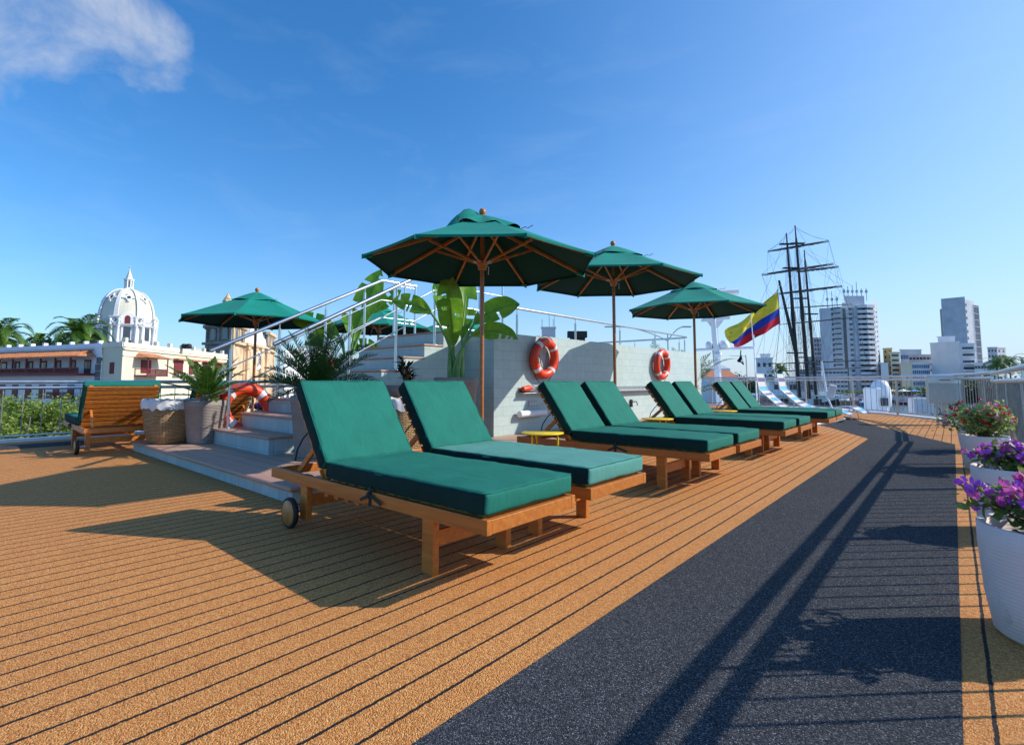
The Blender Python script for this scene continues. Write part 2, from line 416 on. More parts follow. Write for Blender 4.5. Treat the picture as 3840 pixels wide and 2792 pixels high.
        return s.add(vs, fs, True)
    def build(s, name, mat, parent=None, bevel=0.0, loc=None, seg=2):
        me = bpy.data.meshes.new(name); vs = s.v
        o = bpy.data.objects.new(name, me); C.objects.link(o)
        if parent is not None:
            o.parent = parent
            if parent.name in FRAMES:
                mi = FRAMES[parent.name]; vs = [mi @ v for v in vs]; FRAMES[o.name] = mi
        elif loc is not None:
            l = Vector(loc); vs = [v - l for v in vs]; o.location = l; FRAMES[o.name] = Matrix.Translation(-l)
        me.from_pydata([tuple(v) for v in vs], [], s.f); me.update()
        me.polygons.foreach_set('use_smooth', s.sm)
        if isinstance(mat, (list, tuple)):
            for x in mat: me.materials.append(x)
        else: me.materials.append(mat)
        if bevel:
            bv = o.modifiers.new('bevel', 'BEVEL'); bv.width = bevel; bv.segments = seg; bv.limit_method = 'ANGLE'; bv.angle_limit = R(40)
            bv.harden_normals = False
        return o

def thing(name, label, cat, loc=(0, 0, 0), rz=0, group=None, world=False):
    o = bpy.data.objects.new(name, None); C.objects.link(o); o.location = loc; o.rotation_euler = (0, 0, rz)
    o.empty_display_size = .1
    o['label'] = label; o['category'] = cat
    if group: o['group'] = group
    if world: FRAMES[o.name] = (Matrix.Translation(Vector(loc)) @ Matrix.Rotation(rz, 4, 'Z')).inverted()
    return o
def tag(o, label, cat, group=None, kind=None):
    o['label'] = label; o['category'] = cat
    if group: o['group'] = group
    if kind: o['kind'] = kind
    return o
def struct(name, mb, mat, **k):
    o = mb.build(name, mat, **k); o['kind'] = 'structure'; return o
def kids(o): return [c for c in list(C.objects) if c.parent == o]
def copy_tree(o, label=None, loc=None, rz=None, parent=None, top=True):
    c = o.copy(); C.objects.link(c)
    if parent is not None: c.parent = parent
    if top:
        if label: c['label'] = label
        if loc is not None: c.location = loc
        if rz is not None: c.rotation_euler = (0, 0, rz)
    for k in kids(o): copy_tree(k, parent=c, top=False)
    return c

def rounded_box(mb, lo, hi, r, nx=20, ny=10, nz=3, puff=0.0, wr=0.0, xf=None, seed=0):
    """cushion: rounded edges, puffed top, small wrinkles towards the seams"""
    lo = Vector(lo); hi = Vector(hi); c = (lo + hi) / 2; h = (hi - lo) / 2
    idx = {}; vs = []; fs = []
    def edge(t):   # denser toward the ends so that the rounding gets vertices
        return t
    def lin(n): 
        a = [-1 + 2 * i / n for i in range(n + 1)]
        return a
    gx, gy, gz = lin(nx), lin(ny), lin(nz)
    def refine(g, hh):
        e = [1 - r * k / hh for k in (0, .3, .7, 1.0)]
        inner = [x for x in g if abs(x) < e[-1] - 1e-3]
        return [-x for x in e] + inner + e[::-1]
    gx, gy, gz = sorted(set(refine(gx, h.x))), sorted(set(refine(gy, h.y))), sorted(set(refine(gz, h.z)))
    def vert(i, j, k):
        key = (i, j, k)
        if key in idx: return idx[key]
        p = Vector((gx[i] * h.x, gy[j] * h.y, gz[k] * h.z))
        q = Vector([max(-(hh - r), min(hh - r, a)) for a, hh in zip(p, h)])
        d = p - q
        if d.length > 1e-7: p = q + d.normalized() * r
        u, v = gx[i], gy[j]
        pf = puff * (1 - u ** 4) * (1 - v ** 4)
        p.z += pf * gz[k]
        p.x += math.copysign(puff * .5 * (1 - gz[k] ** 2) * (1 - v ** 4), u) if abs(u) > .9 else 0
        p.y += math.copysign(puff * .5 * (1 - gz[k] ** 2) * (1 - u ** 4), v) if abs(v) > .9 else 0
        if wr:
            e = max(abs(u), abs(v)) ** 6
            nn = noise.noise(Vector((p.x * 16 + seed, p.y * 16, p.z * 10))) * .6 + noise.noise(Vector((p.x * 5 + seed, p.y * 5, 3)))
            p += Vector((0, 0, 1)) * nn * wr * (.35 + e) * gz[k]
            p.y += noise.noise(Vector((p.x * 14, seed, p.z * 20))) * wr * e
        p += c
        if xf: p = xf(p)
        idx[key] = len(vs); vs.append(p); return idx[key]
    X, Y, Z = len(gx) - 1, len(gy) - 1, len(gz) - 1
    for i in range(X):
        for j in range(Y):
            fs.append((vert(i, j, Z), vert(i + 1, j, Z), vert(i + 1, j + 1, Z), vert(i, j + 1, Z)))
            fs.append((vert(i, j, 0), vert(i, j + 1, 0), vert(i + 1, j + 1, 0), vert(i + 1, j, 0)))
    for i in range(X):
        for k in range(Z):
            fs.append((vert(i, 0, k), vert(i + 1, 0, k), vert(i + 1, 0, k + 1), vert(i, 0, k + 1)))
            fs.append((vert(i, Y, k), vert(i, Y, k + 1), vert(i + 1, Y, k + 1), vert(i + 1, Y, k)))
    for j in range(Y):
        for k in range(Z):
            fs.append((vert(0, j, k), vert(0, j, k + 1), vert(0, j + 1, k + 1), vert(0, j + 1, k)))
            fs.append((vert(X, j, k), vert(X, j + 1, k), vert(X, j + 1, k + 1), vert(X, j, k + 1)))
    mb.add(vs, fs, True)

def leaf_quads(mb, pts, size, rnd, flat=.0, aspect=.55):
    for p in pts:
        s_ = size * rnd.uniform(.6, 1.3)
        d = Vector((rnd.gauss(0, 1), rnd.gauss(0, 1), rnd.gauss(0, .6) - flat)).normalized()
        u = d.orthogonal().normalized(); u = Matrix.Rotation(rnd.uniform(0, 6.3), 3, d) @ u
        w = d.cross(u)
        a = p - d * 0; tip = p + d * s_; md = p + d * s_ * .5
        mb.add([a, md + u * s_ * aspect * .5 + w * s_ * .08, tip, md - u * s_ * aspect * .5 + w * s_ * .08], [(0, 1, 2), (0, 2, 3)], False)

# ------------------------------------------------------------------ sky, sun
SUN_AZ = R(45.4); SUN_EL = R(33.5)
w = bpy.data.worlds.new('World'); S.world = w; w.use_nodes = True
nt = w.node_tree; bg = nt.nodes['Background']
sky = nt.nodes.new('ShaderNodeTexSky'); sky.sky_type = 'NISHITA'; sky.sun_disc = False
sky.sun_elevation = SUN_EL; sky.sun_rotation = SUN_AZ; sky.air_density = 1.0; sky.dust_density = .9; sky.ozone_density = 3.0; sky.altitude = 0
hs = nt.nodes.new('ShaderNodeHueSaturation'); hs.inputs['Saturation'].default_value = 1.12; hs.inputs['Value'].default_value = 1.40
tint = mix(nt, 1.0, sky.outputs[0], (.70, .98, 1.20), 'MULTIPLY')
L(nt, tint, hs.inputs['Color'])
tc = nt.nodes.new('ShaderNodeTexCoord')
dirv = tc.outputs['Generated']
def dotmask(px, py, lo, hi):
    d, f = ray(px, py); d = d.normalized()
    vm = nt.nodes.new('ShaderNodeVectorMath'); vm.operation = 'DOT_PRODUCT'; vm.inputs[1].default_value = d
    L(nt, dirv, vm.inputs[0])
    mr = nt.nodes.new('ShaderNodeMapRange'); mr.interpolation_type = 'SMOOTHSTEP'
    mr.inputs['From Min'].default_value = math.cos(R(hi)); mr.inputs['From Max'].default_value = math.cos(R(lo))
    L(nt, vm.outputs['Value'], mr.inputs['Value']); return mr.outputs[0]
mk = mth(nt, 'MAXIMUM', dotmask(20, -8, .5, 8), mth(nt, 'MAXIMUM', dotmask(90, 18, .3, 6), mth(nt, 'MAXIMUM', dotmask(142, 42, .3, 5.2), dotmask(-40, -10, 2, 9))))
cn = noi(nt, dirv, 9.0, 9, .6, .35)
cl = mth(nt, 'MULTIPLY', mth(nt, 'SUBTRACT', mth(nt, 'ADD', mth(nt, 'MULTIPLY', mk, .55), mth(nt, 'MULTIPLY', cn, 1.6)), .99), 1.45, clamp=True)
cl = mth(nt, 'MULTIPLY', cl, mth(nt, 'MULTIPLY', mk, 2.0, clamp=True))
mp2 = nt.nodes.new('ShaderNodeMapping'); mp2.inputs['Scale'].default_value = (1.2, 2.6, 7); mp2.inputs['Rotation'].default_value = (.1, .35, .3)
L(nt, dirv, mp2.inputs['Vector'])
ci = mth(nt, 'MULTIPLY', mth(nt, 'SUBTRACT', noi(nt, mp2.outputs[0], 2.2, 7, .6, .5), .50), .8, clamp=True)
ccol = mix(nt, ramp(nt, cn, [(.35, (0, 0, 0)), (.65, (1, 1, 1))]), (3.4, 4.2, 5.6), (5.6, 5.9, 6.5))
col = mix(nt, mth(nt, 'MULTIPLY', ci, .30, clamp=True), hs.outputs[0], (6.0, 7.0, 8.0))
el_ = sep(nt, dirv)[2]
hz = mth(nt, 'POWER', mth(nt, 'SUBTRACT', 1, mth(nt, 'ABSOLUTE', el_), clamp=True), 7.0)
rt_ = nt.nodes.new('ShaderNodeVectorMath'); rt_.operation = 'DOT_PRODUCT'; rt_.inputs[1].default_value = (math.sin(R(30)), math.cos(R(30)), 0); L(nt, dirv, rt_.inputs[0])
hz = mth(nt, 'MULTIPLY', hz, mth(nt, 'MULTIPLY_ADD', rt_.outputs['Value'], .38, .56), clamp=True)
col = mix(nt, hz, col, (5.2, 5.9, 6.9))
gl = mth(nt, 'MULTIPLY', mth(nt, 'POWER', mth(nt, 'MAXIMUM', rt_.outputs['Value'], 0), 2.6), .55, clamp=True)
col = mix(nt, gl, col, (4.5, 5.6, 7.1))
col = mix(nt, mth(nt, 'MULTIPLY', cl, .80), col, ccol)
L(nt, col, bg.inputs['Color']); bg.inputs['Strength'].default_value = .13
sl = bpy.data.lights.new('sun', 'SUN'); sl.energy = 5.0; sl.angle = R(.55); sl.color = (1, .93, .83)
so = bpy.data.objects.new('sun', sl); C.objects.link(so)
sd = Vector((math.sin(SUN_AZ) * math.cos(SUN_EL), math.cos(SUN_AZ) * math.cos(SUN_EL), math.sin(SUN_EL)))
so.rotation_euler = sd.to_track_quat('Z', 'Y').to_euler(); so.location = (20, 20, 30)

# ------------------------------------------------------------------ the ship's deck
deck_out = [(.66, -7), (.66, 11.9), (.5, 14), (.1, 16.0), (-.42, 17.4), (-1.59, 19.25), (-2.97, 20.5), (-5, 21.6), (-8, 21.9), (-10.4, 21), (-11.75, 18.6), (-11.75, -7)]
struct('deck', MB().prism(deck_out, -.25, 0), M['tan'])
wo = [(-.03, -7), (-.03, 10.82), (-1.28, 13.85), (-2.4, 17.4), (-4, 19.3), (-7, 19.8), (-9.6, 19), (-11.3, 16), (-11.3, -7)]
wi = [(-1.18, -7), (-1.18, 10.93), (-2.12, 13.1), (-3.2, 14.9), (-4.6, 17.2), (-7, 18), (-9.2, 17.4), (-10.6, 15), (-10.6, -7)]
mb = MB(); mb.add([(x, y, .004) for x, y in wo] + [(x, y, .004) for x, y in wi], [(i, i + 1, 9 + i + 1, 9 + i) for i in range(8)])
struct('walkway', mb, M['dark'])
def offset_path(pts, d):
    out = []
    for i, p in enumerate(pts):
        a = Vector(pts[max(i - 1, 0)]); b = Vector(pts[min(i + 1, len(pts) - 1)]); t = (b - a).normalized()
        out.append((p[0] + t.y * d, p[1] - t.x * d))
    return out
# white kerb around the deck edge
ei = deck_out[:]; eo = offset_path(deck_out, .20)
mb = MB()
for i in range(len(ei) - 1):
    mb.add([(*ei[i], .05), (*eo[i], .05), (*eo[i + 1], .05), (*ei[i + 1], .05), (*ei[i], -.02), (*ei[i + 1], -.02), (*eo[i], -1.3), (*eo[i + 1], -1.3)],
           [(0, 1, 2, 3), (0, 3, 5, 4), (1, 6, 7, 2)])
struct('kerb', mb, M['white'])
# foredeck one level down
fd = [ground(px, py, -.62) for px, py in ((990, 437), (933, 424), (890, 413), (840, 407), (760, 405), (640, 404), (560, 404))]
poly = [(p.x, p.y) for p in fd] + [(-13.5, 18), (-13.5, 12), (1.6, 9)]
struct('lower_deck', MB().prism(poly, -5.5, -.62), M['white'])
mb = MB()
for a, b in zip(fd[:-1], fd[1:]): mb.beam(a + Vector((0, 0, .05)), b + Vector((0, 0, .05)), .22, .16)
tag(mb.build('bulwark_rail', M['dark_metal'], loc=fd[2]), 'dark grey fender rail along the outer edge of the white lower deck', 'bulwark')

# raised platform, stairs and pool block
PX0, PX1, PY0, PY1 = -9.1, -4.1, 1.97, 14.7
pf = thing('stepped_platform', 'low deck platform of brown boards edged in blue-green tile below the stairs', 'platform', (-6.6, 1.97, 0), world=True)
MB().box((PX0 + .03, PY0 + .03, .001), (PX1 - .03, PY1, .108)).build('tiled_base', M['tile_riser'], pf)
MB().box((PX0, PY0, .108), (PX1, PY1, .14)).build('board_top', M['boards'], pf, bevel=.012)
MB().box((PX0 - .006, PY0 - .008, .104), (PX1 + .006, PY0 + .13, .1432)).build('nosing', M['nosing'], pf, bevel=.014)
SX0, SX1 = -7.94, -6.12
def step_y(k): return 2.66 + .385 * (k - 1)
def step_z(k): return .14 + .20625 * k
st = thing('tiled_staircase', 'flight of grey-green tiled steps with brown board treads climbing to the pool', 'stairs', (-7, 2.66, .14), world=True)
for k in range(1, 8):
    MB().box((SX0, step_y(k), .1405), (SX1, step_y(k + 1), step_z(k) - .03)).build('riser', M['tile_riser' if k < 4 else 'tile'], st)
    MB().box((SX0 - .012, step_y(k) - .022, step_z(k) - .03), (SX1 + .014, step_y(k + 1) - .0005, step_z(k))).build('tread', M['nosing'], st, bevel=.009)
BX0, BX1, BY0, BY1, BZ = -8.9, -5.46, 5.83, 14.52, 1.79
pb = thing('pool_block', 'large raised plunge-pool block clad in pale grey-green tiles behind the loungers', 'pool', (-7.2, 5.83, .14), world=True)
MB().prism([(BX0, BY0), (SX0, BY0), (SX0, step_y(8)), (SX1, step_y(8)), (SX1, BY0), (BX1, BY0), (BX1, BY1), (BX0, BY1)], .141, BZ).build('tiled_wall', M['tile'], pb)
mb = MB()
for a, b in (((BX1 - .22, BY0 + 1.2), (BX1 - .012, BY1 - .012)), ((BX0 + .012, BY0 + 1.2), (BX0 + .22, BY1 - .012)), ((BX0 + .22, BY1 - .25), (BX1 - .22, BY1 - .012))):
    mb.box((*a, BZ + .001), (*b, BZ + .02))
mb.build('coping', M['tile'], pb, bevel=.004)
mb = MB(); mb.box((SX0 + .01, step_y(8) - .02, BZ + .002), (SX1 + .012, step_y(8) + .3, BZ + .026)); mb.build('top_tread', M['nosing'], pb, bevel=.008)

# shelf and fittings on the pool wall
sh = thing('wall_shelf', 'long stainless ledge running along the pale tiled pool wall', 'shelf', (-5.4, 6.4, .8), world=True)
MB().box((-5.459, 6.42, .80), (-5.33, 14.3, .818)).build('ledge', M['steel_dull'], sh, bevel=.003)
MB().box((-5.459, 6.42, .818), (-5.445, 14.3, .90)).build('back_plate', M['steel_dull'], sh)
mb = MB(); mb.tube([(-5.38, 6.36, .47), (-5.38, 7.05, .47)], .055, 16)
lt = thing('bulkhead_lamp', 'long white cylindrical lamp low on the tiled wall behind the third lounger', 'lamp', (-5.4, 6.7, .4), world=True)
mb.build('tube', M['white_clean'], lt, bevel=.01); MB().box((-5.459, 6.5, .44), (-5.42, 6.9, .50)).build('bracket', M['steel_dull'], lt)
sp = thing('socket_plate', 'small grey triple socket plate on the tiled wall under the ledge', 'socket', (-5.45, 6.8, .62), world=True)
MB().box((-5.459, 6.68, .58), (-5.449, 6.92, .68)).build('plate', M['steel_dull'], sp, bevel=.003)
for k in range(3): MB().box((-5.4488, 6.705 + k * .07, .60), (-5.444, 6.755 + k * .07, .66)).build('rocker', M['conc'], sp, bevel=.002)
for i, (px, z) in enumerate(((630, .46), (740, .46))):
    y = Yx(px, -5.46)
    t = thing('valve_hook', ['dark wall valve with short spout between the fourth and fifth loungers', 'dark wall valve with short spout behind the seventh lounger'][i], 'valve', (-5.45, y, z), group='valves on the pool wall', world=True)
    MB().box((-5.459, y - .03, z - .02), (-5.41, y + .03, z + .15)).build('body', M['dark_metal'], t, bevel=.012)
    MB().tube([(-5.41, y + .0, z + .10), (-5.33, y + .05, z + .10), (-5.32, y + .06, z + .02)], .012, 8).build('spout', M['dark_metal'], t)
t = thing('rescue_light', 'small orange rescue light lying on the ledge beside the first life ring', 'rescue light', (-5.4, 6.5, .818), world=True)
MB().tube([(-5.39, 6.46, .875), (-5.39, 6.62, .895), (-5.39, 6.70, .90)], [.045, .05, .03], 14).build('lamp_body', M['ring'], t)
MB().box((-5.44, 6.50, .8185), (-5.35, 6.72, .845)).build('clip', M['black'], t, bevel=.01)

# ------------------------------------------------------------------ life rings
def life_ring(c, u, v, Rr, r, label, rope=True, cat='life ring'):
    c = Vector(c); u = Vector(u).normalized(); v = Vector(v).normalized(); wv = u.cross(v)
    t = thing('life_ring', label, cat, c - v * (Rr + r), group='orange life rings', world=True)
    MB().torus(c, Rr, r, u, v, 56, 18).build('buoy', M['ring'], t)
    for q in range(4):
        a = PI / 4 + q * PI / 2
        MB().torus(c, Rr, r + .003, u, v, 5, 18, a - .11, a + .11).build('reflective_band', M['tape'], t)
    if rope:
        pts = []
        for i in range(97):
            a = 2 * PI * i / 96; k = abs(math.sin(2 * (a - PI / 4)))
            rr = Rr + r * 1.03 + k * .05 - .02 * 0
            pts.append(c + (u * math.cos(a) + v * math.sin(a)) * rr + v * (-.03 * k))
        MB().tube(pts, .006, 6, cap=False).build('grab_line', M['rope'], t)
    return t
nrm = Vector((1, 0, 0))
life_ring((-5.36, 7.02, 1.41), (0, 1, -.06), (.07, .06, 1), .285, .078, 'orange life ring hung on the pool wall above the third and fourth loungers')
life_ring((-5.36, 11.75, 1.42), (0, 1, -.04), (.05, .04, 1), .30, .078, 'orange life ring hung on the pool wall above the fifth and sixth loungers')
for (y, z) in ((7.02, 1.41), (11.75, 1.42)):
    MBh = MB().box((-5.459, y - .02, z + .19), (-5.37, y + .02, z + .21))
    tag(MBh.build('ring_hook', M['dark_metal'], loc=(-5.45, y, z + .2)), 'dark hook holding the ' + ('nearer' if y < 8 else 'farther') + ' life ring on the pool wall', 'hook', 'hooks for the life rings')
    mb = MB(); pts = [Vector((-5.38, y - .10 + .26 * i / 14 - .05, z + .13 - .30 * math.sin(PI * i / 14))) for i in range(15)]
    mb.tube(pts, .007, 6); tag(mb.build('coiled_line', M['rope'], loc=(-5.4, y, z - .1)), 'black throwing line looped behind the ' + ('nearer' if y < 8 else 'farther') + ' life ring on the wall', 'rope', 'black throwing lines')
life_ring((-8.04, 3.15, .585), (.05, 1, -.05), (-.30, .03, .95), .325, .092, 'big orange life ring leaning against the lowest stair post on the left')
life_ring((-7.97, 4.55, 1.02), (.05, 1, 0), (-.1, 0, 1), .285, .08, 'orange life ring half hidden by the sago palm beside the stairs')

# ------------------------------------------------------------------ handrails of the stairs and pool
def stair_surface(y):
    if y < step_y(1): return .14
    k = int((y - step_y(1)) / .385) + 1
    return step_z(min(k, 8))
def handrail(X, y0, z0, y1, z1, yend, posts, label, r=.027):
    t = thing('stair_handrail', label, 'handrail', (X, y0, .14), group='stair handrails', world=True)
    MB().tube([(X, y0, z0), (X, y1 - .05, z1 - .03), (X, y1 + .02, z1), (X, yend, z1)], r, 14).build('top_rail', M['steel'], t)
    sl = (z1 - z0) / (y1 - y0)
    for dz in (.36, .68):
        ya = y0 + .12
        MB().tube([(X, ya, z0 + sl * (ya - y0) - dz), (X, y1 - .04, z1 - dz - .02), (X, y1 + .02, z1 - dz), (X, yend, z1 - dz)], .010, 8).build('mid_rail', M['steel'], t)
    for y in posts:
        zr = z1 if y > y1 else z0 + sl * (y - y0); zb = stair_surface(y)
        p = MB().tube([(X, y, zb), (X, y, zr - .10)], .021, 12).build('post', M['steel'], t)
        MB().tube([(X, y, zr - .10), (X, y, zr - .02)], .008, 8).build('pin', M['steel'], p)
        MB().lathe([(.05, 0), (.05, .008), (.022, .012)], (X, y, zb), 16).build('base_flange', M['steel'], p)
    return t
hx = -7.80
handrail(hx, 2.54, 1.43, 5.31, 2.85, 6.1, [Yx(p / 3.75, hx) for p in (862, 1042, 1215, 1361)] + [5.6], 'far stainless stair handrail beside the lying life ring')
hx2 = -6.2
handrail(hx2, 2.71, 1.45, 5.42, 2.93, 7.0, [Yx(p / 3.75, hx2) for p in (1306, 1482, 1627, 1797)] + [6.85], 'near stainless stair handrail rising behind the sago palm')
# ladder hoops into the pool
lh = thing('pool_ladder', 'stainless pool entry ladder with rungs at the head of the stairs', 'ladder', (-7.6, 6.6, 1.79), world=True)
for i, px in enumerate((378.5, 390.0)):
    yy = Yx(px, -7.8) + .55
    MB().tube([(-7.8, yy, 1.79), (-7.8, yy, 2.86)], .022, 10).build('stanchion', M['steel'], lh)
ya, yb = Yx(378.5, -7.8) + .55, Yx(390, -7.8) + .55
for z in (2.10, 2.45, 2.80): MB().tube([(-7.8, ya - .2, z), (-7.8, yb, z)], .008, 8).build('rung', M['steel'], lh)

pr = thing('pool_railing', 'stainless railing with short posts along the top of the pool block', 'railing', (-5.5, 6.5, 1.79), world=True)
ys = [6.51, 8.28, 10.05, 11.82, 13.66]
MB().tube([(-5.56, 6.35, 2.25), (-5.56, 13.75, 2.25), (-5.62, 13.95, 2.25), (-5.75, 14.1, 2.25), (-8.8, 14.1, 2.25), (-8.8, 7.4, 2.25)], .024, 12).build('top_rail', M['steel'], pr)
for x, y in [(-5.56, y) for y in ys] + [(-5.9, 14.1), (-7.3, 14.1)] + [(-8.8, y) for y in (8.2, 10, 12)]:
    p = MB().tube([(x, y, 1.80), (x, y, 2.14)], .020, 10).build('post', M['steel'], pr)
    MB().tube([(x, y, 2.14), (x, y, 2.235)], .008, 8).build('pin', M['steel'], p)

# tall slender pole with stays behind the pool
pt = at(1715 / 3.75, 1130 / 3.75, 16.5)
t = thing('antenna_pole', 'slim grey pole with crossed stays and a floodlight rising behind the pool', 'pole', (pt.x, pt.y, .14), world=True)
MB().tube([(pt.x, pt.y, .14), (pt.x, pt.y, 4.6)], .04, 10).build('shaft', M['steel_dull'], t)
for s_ in (-1, 1): MB().tube([(pt.x, pt.y, 3.55), (pt.x + RT.x * s_ * 1.4, pt.y + RT.y * s_ * 1.4, 4.9)], .012, 6).build('stay', M['steel_dull'], t)
MB().box((pt.x + .05, pt.y + .05, 2.75), (pt.x + .38, pt.y + .30, 2.98)).build('floodlight', M['conc'], t, bevel=.02)

# ------------------------------------------------------------------ outer railings
def railing(path, ztop, zmid, spacing, postgap, name_label, zlow=.12, posts_lean=0, spr=.007, rt=.031, first_post=0.0):
    t = thing('deck_railing', name_label, 'railing', (path[0][0], path[0][1], 0), world=True)
    P = [Vector((x, y, 0)) for x, y in path]
    seg = [(P[i + 1] - P[i]).length for i in range(len(P) - 1)]; Ltot = sum(seg)
    def pos(s_):
        for i, l in enumerate(seg):
            if s_ <= l or i == len(seg) - 1: return P[i] + (P[i + 1] - P[i]) * (s_ / l)
            s_ -= l
    up = lambda p, z: p + Vector((0, 0, z))
    MB().tube([up(p, ztop) for p in P], rt, 12).build('top_rail', M['steel'], t)
    MB().tube([up(p, zmid) for p in P], rt * .92, 12).build('mid_rail', M['steel'], t)
    MB().tube([up(p, zlow) for p in P], .016, 8).build('bottom_rail', M['steel'], t)
    n = int(Ltot / spacing); cnt = 0
    s_ = spacing * .5; nextpost = first_post
    while s_ < Ltot:
        p = pos(s_)
        if cnt < 99: MB().tube([up(p, zlow), up(p, zmid)], spr, 6, cap=False).build('baluster', M['baluster'], t); cnt += 1
        s_ += spacing
    s_ = first_post
    while s_ < Ltot:
        p = pos(s_)
        d = (pos(min(s_ + .01, Ltot)) - pos(max(s_ - .01, 0))).normalized()
        MB().beam(up(p, .04), up(p, zmid), .035, .055, d).build('post', M['steel_dull'], t)
        MB().tube([up(p, zmid), up(p, ztop)], .010, 8).build('pin', M['steel'], t)
        s_ += postgap
    return t
railing([(.50, .2), (.50, 11.9)], 1.135, 1.01, .166, 1.92, 'stainless side railing with fine balusters behind the white flower pots', first_post=.9)
sp_ = offset_path(deck_out, -.14)[1:9]
railing([(.50, 11.92)] + [(x, y) for x, y in sp_[1:]], 1.16, 1.07, .21, 1.9, 'curved stainless stern railing beyond the steel box and striped chairs', first_post=1.2)
railing([(-11.6, -1.5), (-11.6, 16.5)], 1.0, .90, .24, 1.92, 'stainless railing on the harbour side behind the left loungers', first_post=1.7)

# ------------------------------------------------------------------ steel cabinet on a post
cx, cy = -.19, 15.6
t = thing('steel_cabinet', 'grey stainless box with black handle standing on a square post by the stern rail', 'cabinet', (cx, cy, 0), rz=R(14), group=None)
MB().box((-.05, -.05, 0), (.05, .05, .52)).build('post', M['steel_dull'], t, bevel=.006)
MB().box((-.15, -.12, 0), (.15, .12, .012)).build('foot_plate', M['steel_dull'], t)
MB().box((-.30, -.14, .50), (.30, .14, 1.12)).build('box', M['steel_dull'], t, bevel=.01)
ld = MB().prism([(-.32, -.165), (.32, -.165), (.32, .15), (-.32, .15)], 1.121, 1.155).build('lid', M['white'], t, bevel=.006)
fl = MB().box((-.302, -.152, .97), (.302, -.141, 1.12)).build('door_flap', M['steel'], t, bevel=.006)
MB().tube([(-.09, -.150, 1.04), (-.09, -.172, 1.04), (.09, -.172, 1.04), (.09, -.150, 1.04)], .007, 8).build('handle', M['black'], fl)

